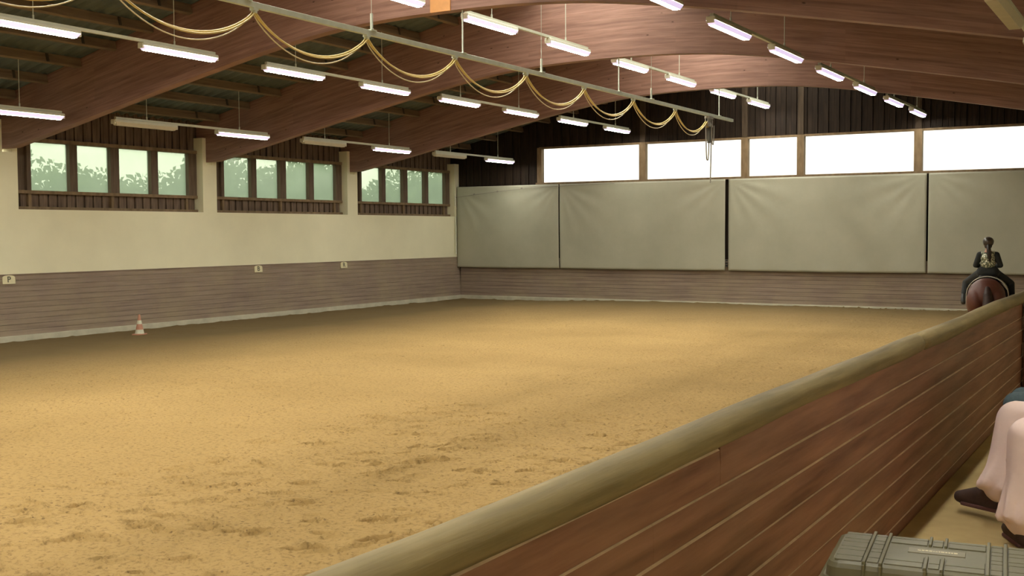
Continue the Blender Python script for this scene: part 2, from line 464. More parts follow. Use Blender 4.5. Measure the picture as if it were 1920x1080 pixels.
# ------------------------------------------------------------------ left wall
wl = empty('wall_left'); struct(wl, 'long left wall with cream plaster, brown boards and a window band', 'wall')
b = MB(); b.box((XL-0.35, YN, SANDZ-0.3), (XL, YF+0.3, 2.61)); b.build('plaster', M_plaster, wl)
LW = []    # window bays
for k in range(-4, 4):
    y0 = 14.40+5.6*k
    b = MB()
    b.box((XL-0.35, y0, 2.61), (XL, y0+0.46, 3.78 if k < 3 else 4.35))
    if k < 3:
        b.box((XL-0.35, y0, 3.78), (XL, y0+0.115, 4.44)); b.box((XL-0.35, y0+0.33, 3.78), (XL, y0+0.46, 4.44))
    else:
        b.v = [(x, min(y, YF-0.02), z) for x, y, z in b.v]
    o = b.build('pillar', M_plaster, wl)
XW = XL-0.28
for k in range(-5, 3):
    ya, yb = 14.40+5.6*k+0.46, 14.40+5.6*(k+1)
    ya = max(ya, YN)
    if k == 2: yb = 31.2
    # cladding: narrow band under the windows, high band above
    b = MB(); n = int((yb-ya)/0.115)
    for i in range(n):
        y0 = ya+i*(yb-ya)/n; wdt = (yb-ya)/n
        dx = 0.0 if i % 2 else 0.03
        b.box((XW-0.05+dx-0.02, y0, 2.62), (XW-0.01+dx, y0+wdt*(0.86 if i % 2 else 0.8), 2.97))
        ztop = roof_z(XW)+0.05
        b.box((XW-0.05+dx-0.02, y0, 4.06), (XW-0.01+dx, y0+wdt*(0.9 if i % 2 else 0.82), ztop))
    b.box((XW-0.10, ya, 2.62), (XW-0.05, yb, 2.99)); b.box((XW-0.10, ya, 4.05), (XW-0.05, yb, roof_z(XW)+0.05)); b.box((XW-0.11, yb-0.05, 4.05), (XW-0.10, yb+0.56, roof_z(XW)+0.05))
    b.build('cladding', M_cladding_left, wl)
    b = MB(); b.box((XW-0.06, ya, 2.61), (XW+0.10, yb, 2.675)); 
    for yy in (ya+0.40, (ya+yb)/2-0.02, yb-0.35): b.box((XW-0.03, yy, 2.675), (XW+0.06, yy+0.07, 2.96))
    b.build('sill_board', M_trim, wl)
    win = empty('window_%d' % (k+6), (XW, (ya+yb)/2, 2.96)); struct(win, 'dusty four pane window between pillars of the left wall', 'window')
    py = [(15.33,16.30),(16.50,17.40),(17.64,18.57),(18.78,19.74)]
    py = [(a+5.6*k, c+5.6*k) for a, c in py]
    b = MB(); off = Vector((XW, (ya+yb)/2, 2.96))
    b.box((XW-0.07, ya, 2.95), (XW+0.09, yb, 3.02)); b.box((XW-0.07, ya, 4.05), (XW+0.09, yb, 4.13))
    f = b.build('window_frame', M_trim, win, loc=off); f.location = (0,0,0)
    b = MB()
    eds = [ya]+[e for pr in py for e in pr]+[yb]
    for i in range(0, len(eds), 2):
        if eds[i+1]-eds[i] > 0.4:      # solid side panel beside the panes
            b.box((XW-0.06, eds[i], 3.02), (XW-0.01, eds[i+1], 4.05))
        else:
            b.box((XW-0.07, eds[i], 3.02), (XW+0.07, eds[i+1], 4.05))
    if eds[1]-eds[0] > 0.4: b.box((XW-0.05, eds[1]-0.10, 3.02), (XW+0.07, eds[1], 4.05))
    f = b.build('mullion', M_mullion, win, loc=off); f.location = (0,0,0)
    for a, c in py:
        if a > YN:
            b = MB(); b.box((XW-0.045, a, 3.02), (XW-0.035, c, 4.05)); f = b.build('pane', M_pane, win, loc=off); f.location = (0,0,0)
# kickboards, leaning out a little towards the top
b = MB()
nb = 11
for i in range(nb):
    z0 = ZK*i/nb; z1 = ZK*(i+1)/nb-0.006
    xa = XL+0.10-0.10*i/nb; xb = XL+0.10-0.10*(i+1)/nb
    b.prism([(xa-0.05, z0), (xa+0.012, z0), (xb+0.012, z1), (xb-0.05, z1)], 'y', YN, YF-0.02)
b.box((XL-0.02, YN, ZK-0.005), (XL+0.03, YF-0.02, ZK+0.012))
b.build('kickboard', M_kick, wl)
b = MB(); b.box((XL-0.2, YN, SANDZ-0.2), (XL+0.17, YF, 0.0)); b.build('kerb', M_kerb, wl, bevel=0.01)

# ------------------------------------------------------------------ far wall
wf = empty('wall_far'); struct(wf, 'far end wall of dark vertical boards above grey sheets', 'wall')
FW = [(-17.54,-14.15),(-13.94,-10.94),(-10.74,-9.31),(-9.11,-6.15),(-5.94,-2.75)]
ZB, ZT = 3.65, 4.72
b = MB()
b.box((XL-0.45, YF, -0.3), (XR, YF+0.10, ZB-0.06))
def gable(b, x0, x1, z0, y0, y1):
    """board from z0 up to the roof"""
    b.prism([(x0, z0), (x1, z0), (x1, roof_z(x1)+0.03)]+([(XC, roof_z(XC)+0.03)] if x0 < XC < x1 else [])+[(x0, roof_z(x0)+0.03)], 'y', y0, y1)
gable(b, XL-0.45, XR, ZT+0.05, YF+0.05, YF+0.10); gable(b, XL-0.45, FW[0][0]-0.1, ZB-0.2, YF+0.05, YF+0.10); gable(b, FW[-1][1]+0.1, XR, ZB-0.2, YF+0.05, YF+0.10)
x = XL
i = 0
edges = [(XL, FW[0][0])]+[(FW[j][1], FW[j+1][0]) for j in range(len(FW)-1)]+[(FW[-1][1], XR)]
while x < XR-0.01:
    x1 = min(x+0.15, XR)
    inwin = any(a-0.05 < (x+x1)/2 < c+0.05 for a, c in FW) or (FW[0][0] < x < FW[-1][1])
    y0 = YF-(0.028 if i % 2 else 0.0)
    gable(b, x, x1-0.012, ZT+0.05 if inwin else ZB-0.15, y0, YF+0.06)
    x = x1; i += 1
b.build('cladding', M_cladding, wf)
b = MB()
for i in range(nb):
    z0 = ZK*i/nb
    b.prism([(YF-0.13+0.07*i/nb, z0), (YF+0.02, z0), (YF+0.02, z0+ZK/nb-0.006), (YF-0.13+0.07*(i+1)/nb, z0+ZK/nb-0.006)], 'x', XL+0.10, -1.25)
b.build('kickboard', M_kick, wf)
b = MB(); b.box((XL+0.1, YF-0.22, SANDZ-0.2), (-1.25, YF+0.01, 0.0)); b.build('kerb', M_kerb, wf, bevel=0.01)
b = MB()
for (a, c) in zip([FW[0][0]-0.16]+[f[1] for f in FW], [f[0] for f in FW]+[FW[-1][1]+0.16]):
    b.box((a, YF-0.09, ZB-0.10), (c, YF+0.09, ZT+0.04))
for (a, c) in ((-14.15,-13.94), (-9.31,-9.11), (-10.94,-10.74), (-5.94-0.21,-5.94)):
    pass
b.build('window_post', M_trim, wf)
b = MB()
for (a, c) in ((-14.15,-13.94), (-9.31,-9.11), (-10.94,-10.74), (-6.15,-5.94)):
    b.box((a+0.02, YF-0.07, ZT+0.06), (c-0.02, YF+0.03, roof_z((a+c)/2)-0.1))
b.build('gable_post', wood('dark_gable_post', (0.045,0.032,0.02), (0.085,0.06,0.04), (6,6,0.6)), wf)
b = MB(); b.box((FW[0][0]-0.2, YF-0.12, ZB-0.07), (FW[-1][1]+0.2, YF+0.05, ZB))
b.build('window_sill', M_trim, wf)
b = MB(); b.box((FW[0][0]-0.1, YF-0.06, ZT), (FW[-1][1]+0.1, YF+0.05, ZT+0.06)); b.build('window_head', M_trim, wf)
for j, (a, c) in enumerate(FW):
    b = MB(); b.box((a, YF+0.03, ZB), (c, YF+0.04, ZT))
    o = b.build('window_%d' % (j+9), M_clear)
    struct(o, ['leftmost long bright window above the grey sheets', 'bright far window behind the hanging cables', 'narrowest bright window of the far wall', 'bright long window right of the narrow one', 'rightmost bright window above the rider'][j], 'window')

# ------------------------------------------------------------------ near wall, gallery wall, ceiling
wn = empty('wall_near'); struct(wn, 'near end wall with a long window band', 'wall')
b = MB()
b.box((XL, YN-0.2, -0.3), (XR, YN, 3.2))
b.box((XL, YN-0.2, 3.2), (-18.5, YN, 4.9)); b.box((-1.5, YN-0.2, 3.2), (XR, YN, 4.9))
for px in (-15.1, -11.7, -8.3, -4.9): b.box((px, YN-0.2, 3.2), (px+0.2, YN, 4.9))
gable(b, XL-0.3, XR, 4.9, YN-0.2, YN)
b.build('cladding', M_plaster, wn)
b = MB(); b.box((-18.5, YN-0.1, 3.2), (-1.5, YN-0.09, 4.9)); struct(b.build('window_14', M_clear), 'long window band in the near end wall', 'window')
b = MB(); b.box((XR, YN, 0), (XR+0.2, YF+0.2, 4.95)); struct(b.build('wall_right', M_plaster), 'plastered wall behind the spectators', 'wall')

def corrugated():
    m, nt, N, L, B = newmat('corrugated_sheeting')
    v = coords(N, L); n = noise(N, L, v, 1.5, 4, 0.6)
    col = ramp(N, L, n, [(0.3, (0.072, 0.092, 0.084)), (0.7, (0.125, 0.150, 0.138))])
    L.new(col, B.inputs['Base Color']); B.inputs['Roughness'].default_value = 0.6
    return m
M_roof = corrugated()
ME = MB()
xe = [XL-0.7, XC-1.5, XC+1.5, XR+0.6]
yy = np.arange(YN-0.2, YF+0.9, 0.0667)
prof = [0.0, 0.0, 0.045, 0.045]
vs = []
for i, y in enumerate(yy):
    dz = prof[i % 4]
    for x in xe: vs.append((x, y, roof_z(x)+dz))
fs = []
for i in range(len(yy)-1):
    for j in (0, 2):
        a = i*4+j; fs.append((a, a+1, a+5, a+4))
ME.add(vs, fs)
base = len(ME.v)
for y in (yy[0], yy[-1]):
    for x in xe: ME.v.append((x, y, roof_z(x)+0.14))
ME.f += [(base, base+1, base+5, base+4), (base+2, base+3, base+7, base+6)]; ME.mi += [0, 0]
struct(ME.build('ceiling', M_roof, fix=False), 'dark corrugated roof sheeting above the purlins', 'ceiling')

M_sky = pane_mat('milky_skylight_sheet', (0.92, 0.88, 0.80), 0.75, (0.9, 0.9, 0.85))
m = MB()
for sg in (-1, 1):
    m.add([(XC, YN, roof_z(XC)+0.06), (XC+sg*1.53, YN, roof_z(XC+1.53)+0.06), (XC+sg*1.53, YF, roof_z(XC+1.53)+0.06), (XC, YF, roof_z(XC)+0.06)], [(0,1,2,3)])
struct(m.build('window_15', M_sky, fix=False), 'milky skylight strip along the roof ridge', 'skylight')
# ------------------------------------------------------------------ arched beams
def make_beam(y):
    x0, x1 = XL-0.33, XR-0.02
    pts = sorted(set([x0, x1, XC, XL+0.30, XR-0.35]+list(np.linspace(x0, x1, 64))))
    me = bpy.data.meshes.new('roof_beam'); bm = bmesh.new(); uvl = bm.loops.layers.uv.new('UVMap')
    rows = []
    s = 0; last = None
    for x in pts:
        zb = beam_z(x)
        if x < XL+0.28: zb = beam_z(XL+0.28)
        if x > XR-0.33: zb = beam_z(XR-0.33)
        if last is not None: s += math.hypot(x-last[0], zb-last[1])
        last = (x, zb)
        zt = roof_z(x)-0.005
        rows.append((x, zb, zt, s))
    V = []
    for (x, zb, zt, s) in rows:
        V.append([bm.verts.new((x, yy_, z)) for yy_ in (0, BEAM_T) for z in (zb, zt)]+[])
    def face(vs, uvs):
        f = bm.faces.new(vs)
        for l, u in zip(f.loops, uvs): l[uvl].uv = u
    for i in range(len(rows)-1):
        a, c = V[i], V[i+1]; ra, rc = rows[i], rows[i+1]; sa, sc = ra[3], rc[3]; ha, hc = ra[2]-ra[1], rc[2]-rc[1]
        face((a[0], c[0], c[1], a[1]), ((sa,0.02),(sc,0.02),(sc,hc),(sa,ha)))
        face((a[2], a[3], c[3], c[2]), ((sa,0.02),(sa,ha),(sc,hc),(sc,0.02)))
        face((a[0], a[2], c[2], c[0]), ((sa,0.03),(sa,0.06),(sc,0.06),(sc,0.03)))
        face((a[1], c[1], c[3], a[3]), ((sa,0.03),(sc,0.03),(sc,0.06),(sa,0.06)))
    a = V[0]; face((a[0], a[1], a[3], a[2]), ((0,0),(0,1),(0.2,1),(0.2,0)))
    a = V[-1]; face((a[0], a[2], a[3], a[1]), ((0,0),(0.2,0),(0.2,1),(0,1)))
    bmesh.ops.recalc_face_normals(bm, faces=bm.faces)
    bm.to_mesh(me); bm.free(); me.materials.append(M_beam)
    o = bpy.data.objects.new('roof_beam', me); COL.objects.link(o); o.location = (0, y, 0)
    return o
BL = ['farthest arched brown glulam roof beam, nearest the end wall', 'second arched glulam roof beam from the end wall', 'arched glulam roof beam carrying the orange wood patch, third from the end wall']
for i, y in enumerate(BEAM_Y):
    o = make_beam(y)
    tag(o, BL[i] if i < 3 else 'arched glulam roof beam near the camera end, number %s from the end wall' % ['four','five','six','seven'][i-3], 'roof beam', 'arched glulam roof beams')
b = MB(); b.prism([(-10.07, beam_z(-10.07)-0.004), (-9.70, beam_z(-9.70)-0.004), (-9.70, 6.15), (-10.07, 6.15)], 'y', 14.50, 14.53)
tag(b.build('wood_patch', plain('fresh_orange_wood', (0.62, 0.30, 0.11), 0.5, var=0.08)), 'orange new wood board fixed to the face of an arched roof beam', 'board')

ORD = ['first','second','third','fourth','fifth','sixth','seventh','eighth','ninth','tenth','eleventh','twelfth','thirteenth','fourteenth']
# ------------------------------------------------------------------ purlins
def make_purlin(x, y0, y1):
    s = 1 if x < XC else -1
    a = math.atan(0.235)*s
    L = y1-y0
    p = MB()
    zc = roof_z(x)-0.09
    ax = Vector((math.cos(a), 0, math.sin(a)))*0.045; az = Vector((-math.sin(a), 0, math.cos(a)))*0.085
    p.obox((0, L/2, 0), ax, Vector((0, L/2, 0)), az)
    root = p.build('purlin', M_purlin); root.location = (x, y0, zc)
    q = MB(); q.obox((0.02*s*0, L-0.75, 0), ax*1.2, Vector((0, 0.03, 0)), az*0.9)
    q.build('cleat', M_darkmetal, root)
    return root
bays = [(25.92, YF, 'the end wall and the farthest beam'), (20.32, 25.72, 'the farthest and second beams'), (14.72, 20.12, 'the second and third beams'), (9.12, 14.52, 'the third and fourth beams')]
for side, sn in ((-1, 'left'), (1, 'right')):
    for (y0, y1, nm) in bays:
        for i in range(11):
            x = XC+side*(10.45-i*1.0)
            if x > XR-0.1: continue
            o = make_purlin(x, y0+0.01, y1-0.01)
            tag(o, '%s brown purlin up from the %s eave, between %s' % (ORD[i], sn, nm), 'purlin', 'roof purlins')

# ------------------------------------------------------------------ strip lights
LF = 1.62
def make_light(kind):
    root = empty('strip_light')
    h = MB()
    h.prism([(-0.075,-0.02),(0.075,-0.02),(0.065,0.035),(-0.065,0.035)], 'y', -LF/2, LF/2)
    h.build('housing', M_white, root, bevel=0.008)
    d = MB()
    lit = kind != 'unlit'
    # tapered prismatic lens, ends sloping in
    t, bo = 0.072, 0.048
    zt, zb = -0.02, -0.085
    L0, L1 = LF/2-0.005, LF/2-0.06
    v = [(-t,-L0,zt),(t,-L0,zt),(t,L0,zt),(-t,L0,zt),(-bo,-L1,zb),(bo,-L1,zb),(bo,L1,zb),(-bo,L1,zb)]
    d.add(v, [(4,7,6,5)], 0); d.f += [(1,2,6,5),(0,4,7,3),(0,1,5,4),(2,3,7,6)]; d.mi += [1]*4
    if lit: d.build('diffuser', [M_lit, M_litside], root)
    else: d.build('diffuser', [M_dull, M_dull], root)
    for e in (-1, 1):
        c = MB(); c.box((-0.055, min(e*(LF/2-0.02), e*(LF/2+0.012)), -0.06), (0.055, max(e*(LF/2-0.02), e*(LF/2+0.012)), 0.02)); c.build('end_cap', M_white, root)
    return root
lit0 = make_light('lit'); dim0 = make_light('unlit')
used = {'lit': False, 'unlit': False}
ROWS = [('A', -18.32, 4.34, 'row nearest the left wall'), ('B', -14.28, 5.10, 'second row from the left wall'),
        ('C', -10.04, 5.60, 'row under the middle of the roof'), ('D', -5.84, 5.12, 'row right of the middle'), ('E', -1.335, 3.99, 'row above the barrier')]
YS = [15.30+2.82*k-0.02*k for k in range(5, -9, -1)]       # far to near
for rn, x, z, rd in ROWS:
    for i, ys0 in enumerate(YS):
        k = 5-i
        kind = 'lit'
        if rn == 'A' and k % 2 == 0 and k >= 0: kind = 'unlit'
        if rn == 'E' and k < 5 and k >= -2: kind = 'unlit'
        if rn == 'E' and k >= 1: continue
        src = lit0 if kind == 'lit' else dim0
        if not used[kind]: o = src; used[kind] = True
        else: o = dup(src)
        o.location = (x, ys0+0.81+(0.12 if rn in 'CD' else 0), z)
        st = 'glowing' if kind == 'lit' else 'switched off'
        tag(o, '%s strip light, %s from the end wall, %s' % (st, ORD[i] if i else 'nearest', rd), 'strip light', 'strip lights of the %s' % rd)
    # one bar carries each pair of lights
    for kb in range(2, -5, -1):
        if rn == 'E' and kb > 0: continue
        y0 = 15.30+2.8*(2*kb)+(0.12 if rn in 'CD' else 0)
        if y0 < YN+0.1: continue
        y1 = y0+2.8+1.62
        root = empty('hanging_bar', (x, y0, z+0.055))
        m = MB(); m.box((-0.028, 0.05, -0.018), (0.028, y1-y0-0.03, 0.028)); m.build('bar', M_whitebar, root)
        for yy_ in (0.85, 3.5):
            top = roof_z(x)-z-0.06
            m = MB(); m.tube([(0, yy_, 0.02), (0, yy_, top)], 0.007, 6)
            m.tube([(0, yy_, 0.02), (0, yy_, min(top, 0.0)+0.09)], 0.016, 6); m.build('hanger', M_galv, root)
        tag(root, 'pale light bar, %s from the end wall, %s' % (ORD[2-kb] if kb < 2 else 'nearest', rd), 'light bar', 'light carrying bars')

# ------------------------------------------------------------------ hose rail
RX, RZ = -9.55, 4.80
rail = empty('hose_rail', (RX, -6, RZ)); tag(rail, 'long grey metal rail hanging under the roof with looped yellow hoses', 'rail')
m = MB(); m.prism([(-0.03,-0.035),(0.03,-0.035),(0.03,0.035),(-0.03,0.035)], 'y', 0, 32.75); m.build('track', M_galv, rail, bevel=0.004)
for y in (20.22, 14.62, 9.02, 25.82, 3.4):
    m = MB(); m.tube([(0, y+6, 0.03), (0, y+6, beam_z(RX)-RZ+0.005)], 0.013, 8)
    m.box((-0.04, y+6-0.05, 0.03), (0.04, y+6+0.05, 0.045)); m.build('hanger_rod', M_galv, rail)
for y in (9.95, 12.35, 17.1, 21.8):
    m = MB(); m.tube([(0, y+6, 0.03), (0, y+6, 0.27)], 0.02, 8); m.box((-0.045, y+6-0.06, 0.03), (0.045, y+6+0.06, 0.05))
    m.tube([(0, y+6, 0.27), (0, y+6, roof_z(RX)-RZ-0.02)], 0.004, 5); m.build('hanger_rod', M_galv, rail)
clips = [5.75, 7.92, 10.08, 12.24, 14.40, 16.56, 18.72, 20.90, 23.10]
tro = []
for i, y in enumerate(clips[::-1]):
    root = empty('hose_trolley', (RX, y, RZ-0.035))
    m = MB(); m.box((-0.035, -0.04, -0.03), (0.035, 0.04, 0.0)); m.tube([(-0.035,0,-0.045),(0.035,0,-0.045)], 0.02, 8); m.build('saddle_clip', M_galv, root)
    tag(root, 'small hose clip hanging under the rail, %s from the end wall' % (ORD[i] if i else 'nearest'), 'clip', 'hose clips on the rail')
def festoon(dx, sag, zc):
    pts = []
    ends = clips+[25.05]
    for a, c in zip(ends[:-1], ends[1:]):
        n = 22
        for j in range(n):
            t = j/n
            s = 4*t*(1-t)
            # rounded top at the clip, deep hanging loop
            pts.append((RX+dx, a+(c-a)*t, RZ-zc-sag*(s**0.85)))
    pts.append((RX+dx, ends[-1], RZ-0.30))
    return pts
m = MB(); m.tube(festoon(-0.012, 0.375, 0.075), 0.013, 8); tag(m.build('yellow_hose', M_hose, smooth=True), 'upper yellow hose looping from clip to clip under the rail', 'hose')
m = MB(); m.tube(festoon(0.022, 0.39, 0.085), 0.011, 8); tag(m.build('yellow_hose', M_hose, smooth=True), 'lower yellow hose doubling the loops under the rail', 'hose')
m = MB(); m.tube(festoon(-0.03, 0.455, 0.088), 0.008, 8); tag(m.build('pale_cable', M_hosepale, smooth=True), 'thin pale cable hanging lowest in the loops under the rail', 'cable')
car = empty('hose_carriage', (RX, 25.15, RZ-0.035)); tag(car, 'dark end carriage under the rail with cables hanging in front of the bright window', 'carriage')
m = MB(); m.box((-0.06,-0.13,-0.06),(0.06,0.13,0.0)); m.box((-0.035,-0.16,-0.24),(-0.02,0.16,-0.03)); m.box((0.02,-0.16,-0.24),(0.035,0.16,-0.03)); m.tube([(-0.05,-0.05,-0.2),(0.05,-0.05,-0.2)],0.05,12); m.tube([(-0.05,0.09,-0.12),(0.05,0.09,-0.12)],0.04,12)
m.build('frame', M_wire, car)
m = MB(); m.box((-0.03,-0.03,-0.62),(0.03,0.03,-0.22)); m.build('plug_box', M_darkmetal, car)
def loop(x, yA, yB, z, r):
    return [(x, yA+(yB-yA)*t, -0.2-(z)*(1-(2*t-1)**4)) for t in [j/20 for j in range(21)]]
m = MB(); m.tube(loop(0.0,-0.20,0.02,0.82,0), 0.016, 8); m.tube(loop(0.05,0.05,0.20,0.45,0), 0.013, 8); m.build('cable_loop', M_wire, car)
m = MB(); m.tube([(0,0.10,-0.2),(0.01,0.12,-0.7),(0.0,0.10,-1.55)], 0.016, 8); m.build('hanging_cord', M_wire, car)

# ------------------------------------------------------------------ grey sheets on the end wall
def make_tarp(x0, x1, seed, label):
    nx_, nz_ = 90, 46
    z0, z1 = 0.93, 3.585
    P = []
    g = np.random.default_rng(seed)
    for j in range(nz_+1):
        for i in range(nx_+1):
            u = i/nx_; v = j/nz_
            x = x0+(x1-x0)*u; z = z0+(z1-z0)*v
            d = 0.0
            # pull folds running from the top corners
            for (cu, sgn) in ((0, 1), (1, -1)):
                du = (u-cu)*sgn*(x1-x0); dv = (1-v)*(z1-z0)
                ang = math.atan2(dv, du+1e-6); rad = math.hypot(du, dv)
                d += 0.008*math.sin(ang*17+seed)*math.exp(-abs(rad-0.9)/1.1)
            d += 0.014*math.sin(u*3.1*math.pi+seed)*(1-v) + 0.01*math.sin(v*math.pi*0.9)
            if v < 0.12: d += 0.01*math.sin(u*34+seed)*(0.12-v)/0.12
            e = min(u, 1-u)
            zz = z - 0.012*math.sin(u*math.pi)*(1-v)
            P.append((x, YF-0.185-d, zz))
    F = []
    for j in range(nz_):
        for i in range(nx_):
            a = j*(nx_+1)+i; F.append((a, a+1, a+nx_+2, a+nx_+1))
    m = MB(); m.add(P, F)
    o = m.build('wall_sheet', M_tarp, smooth=True)
    so = o.modifiers.new('thickness', 'SOLIDIFY'); so.thickness = 0.004
    tag(o, label, 'tarpaulin', 'grey sheets on the end wall')
    return o
make_tarp(-20.70, -16.87, 2, 'leftmost grey sheet on the end wall, in the corner')
make_tarp(-16.83, -11.37, 5, 'grey sheet on the end wall, second from the left corner')
make_tarp(-11.27, -5.79, 3, 'grey sheet on the end wall between the wide and the right slit')
make_tarp(-5.74, -1.25, 8, 'rightmost grey sheet on the end wall, behind the rider')
m = MB()
for z in (1.20, 1.12, 1.05): m.box((-11.345, YF-0.22, z), (-11.295, YF-0.17, z+0.045))
tag(m.build('lacing_buckle', M_black), 'black buckles at the foot of the widest slit between sheets', 'buckle')
m = MB(); m.tube([(XL-0.02, YF-0.26, 3.235), (-19.9, YF-0.27, 3.32), (-19.1, YF-0.26, 3.40), (-18.0, YF-0.25, 3.475), (-16.8, YF-0.25, 3.52), (-14.9, YF-0.24, 3.56)], 0.008, 6)
for t in (-20.0, -19.1, -18.2): m.box((t, YF-0.28, 3.30+(t+20)*0.085), (t+0.03, YF-0.23, 3.35+(t+20)*0.085))
tag(m.build('cable', M_wire), 'thin dark cable sloping across the leftmost grey sheet', 'cable')
m = MB(); m.tube([(XL+0.05, YF-0.29, 1.37), (XL+0.045, YF-0.29, 2.62)], 0.022, 10); m.tube([(XL+0.03, YF-0.29, 2.95), (XL+0.03, YF-0.29, 3.30)], 0.018, 10)
tag(m.build('pipe', M_white), 'thin white pipe standing in the corner beside the leftmost sheet', 'pipe')

# ------------------------------------------------------------------ letter plates
M_plate = plain('cream_plate', (0.72, 0.66, 0.42), 0.5, var=0.03)
M_ink = plain('dark_letter', (0.09, 0.085, 0.055), 0.6)
def text_mesh(txt, size, mat, parent, depth=0.002):
    cu = bpy.data.curves.new('letter', 'FONT'); cu.body = txt; cu.size = size; cu.align_x = 'CENTER'; cu.align_y = 'CENTER'; cu.extrude = depth; cu.offset = 0.003
    to = bpy.data.objects.new('tmp', cu); COL.objects.link(to)
    dg = bpy.context.evaluated_depsgraph_get(); dg.update()
    me = bpy.data.meshes.new_from_object(to.evaluated_get(dg))
    bpy.data.objects.remove(to)
    me.materials.clear(); me.materials.append(mat)
    o = bpy.data.objects.new('letter', me); COL.objects.link(o); o.parent = parent
    return o
def letter_plate(y, ch, z, label):
    root = empty('letter_plate', (XL+0.028, y, z))
    root.rotation_euler = (0, math.radians(4.6)*-1, 0)
    m = MB(); W, H = 0.145, 0.088
    poly = [(-W,-H),(W,-H),(W,H*0.55)]+[(W*math.cos(a), H*0.55+H*0.5*math.sin(a)) for a in (0.5,0.9,1.2,1.57,1.94,2.24,2.64)]+[(-W,H*0.55)]
    m.prism(poly, 'x', 0.0, 0.016); m.build('plate', M_plate, root)
    t = text_mesh(ch, 0.17, M_ink, root)
    t.rotation_euler = (math.pi/2, 0, math.pi/2); t.location = (0.0175, 0, 0.0)
    tag(root, label, 'letter plate', 'letter plates along the left kickboard')
letter_plate(14.56, 'P', 1.155, 'cream plate with letter P at the left edge of the photo')
letter_plate(21.85, 'B', 1.155, 'cream plate with a dark letter, the middle one on the left kickboard')
letter_plate(25.35, 'R', 1.160, 'cream letter plate nearest the end wall')

# ------------------------------------------------------------------ cone
M_cr = plain('faded_red_plastic', (0.52, 0.25, 0.16), 0.6, var=0.08); M_cw = plain('white_band', (0.66, 0.66, 0.50), 0.6, var=0.05)
cone = empty('traffic_cone', (-19.48, 16.85, -0.118)); cone.rotation_euler = (0, 0, 0.4)
tag(cone, 'small faded red and white traffic cone at the foot of the left kickboard', 'cone')
m = MB(); m.box((-0.125,-0.125,0),(0.125,0.125,0.03)); m.build('base', M_cr, cone, bevel=0.01)
prof = [(0.095,0.03),(0.085,0.12),(0.070,0.125),(0.068,0.22),(0.060,0.225),(0.050,0.30),(0.040,0.305),(0.022,0.43),(0.018,0.44)]
for z0, z1, r0, r1, mt in ((0.03,0.12,0.098,0.080,M_cw),(0.12,0.24,0.080,0.055,M_cr),(0.24,0.32,0.057,0.042,M_cw),(0.32,0.45,0.040,0.020,M_cr)):
    m = MB(); m.lathe((0,0,0), [(r0,z0),(r1,z1)], 24); m.build('band' if mt is M_cw else 'cone_body', mt, cone, smooth=False)

# ------------------------------------------------------------------ barrier
BX = -1.175
bar = empty('plank_barrier', (BX, 0, 0)); tag(bar, 'long red brown plank barrier with a round log rail along the gallery', 'barrier')
seams = [GF-0.05, 0.63, 0.74, 0.85, 0.965, 1.08, 1.20, 1.312]
m = MB()
def plank(z0, z1, y0, y1, off=0.0):
    n = 12; rows = []
    x = off
    P = [(x-0.035, z0), (x-0.004, z0), (x, z0+0.004), (x+0.0015, (z0+z1)/2), (x-0.001, z1-0.0065), (x-0.008, z1-0.001), (x-0.035, z1-0.001)]
    k = len(P); nn = int((y1-y0)/0.5)+1
    vs = []
    for i in range(nn+1):
        y = y0+(y1-y0)*i/nn
        w_ = 0.0025*math.sin(y*1.7+z0*31)+0.0018*math.sin(y*4.1+z0*77)
        for (px, pz) in P: vs.append((px+w_*0.6, y, pz+(w_ if pz > z0+0.02 else 0)*0.3))
    b0 = len(m.v); m.v += vs
    for i in range(nn):
        for j in range(k):
            a = b0+i*k+j; c = b0+i*k+(j+1) % k
            m.f.append((a, c, c+k, a+k)); m.mi.append(1 if j == 4 else 0)
    m.f.append(tuple(b0+j for j in range(k))); m.mi.append(0)
    m.f.append(tuple(b0+nn*k+j for j in reversed(range(k)))); m.mi.append(0)
for i in range(len(seams)-1):
    cut = [-9, 1.3+0.9*i % 4, 5.4+1.3*i % 5, 12.6+1.1*i % 6, YF-0.1]
    for a, c in zip(cut[:-1], cut[1:]): plank(seams[i], seams[i+1], a, c-0.0008, 0.0015*(i % 2))
plank(1.312, 1.428, -9, 3.19); plank(1.312, 1.452, 3.1905, 9.0, 0.0005); plank(1.312, 1.450, 9.003, YF-0.1)
m.build('plank_panel', [M_plank, M_plankedge], bar)
m = MB()
for i in range(11):
    z0 = SANDZ-0.05+1.5*i/11; m.box((-0.13, YN, z0), (-0.095, YF-0.1, z0+1.5/11-0.006))
m.build('arena_side_boards', M_kick, bar)
for y in [-8+2.0*i for i in range(20)]:
    m = MB(); m.box((-0.095, y, SANDZ-0.1), (-0.036, y+0.1, 1.42)); m.build('post', M_plank, bar)
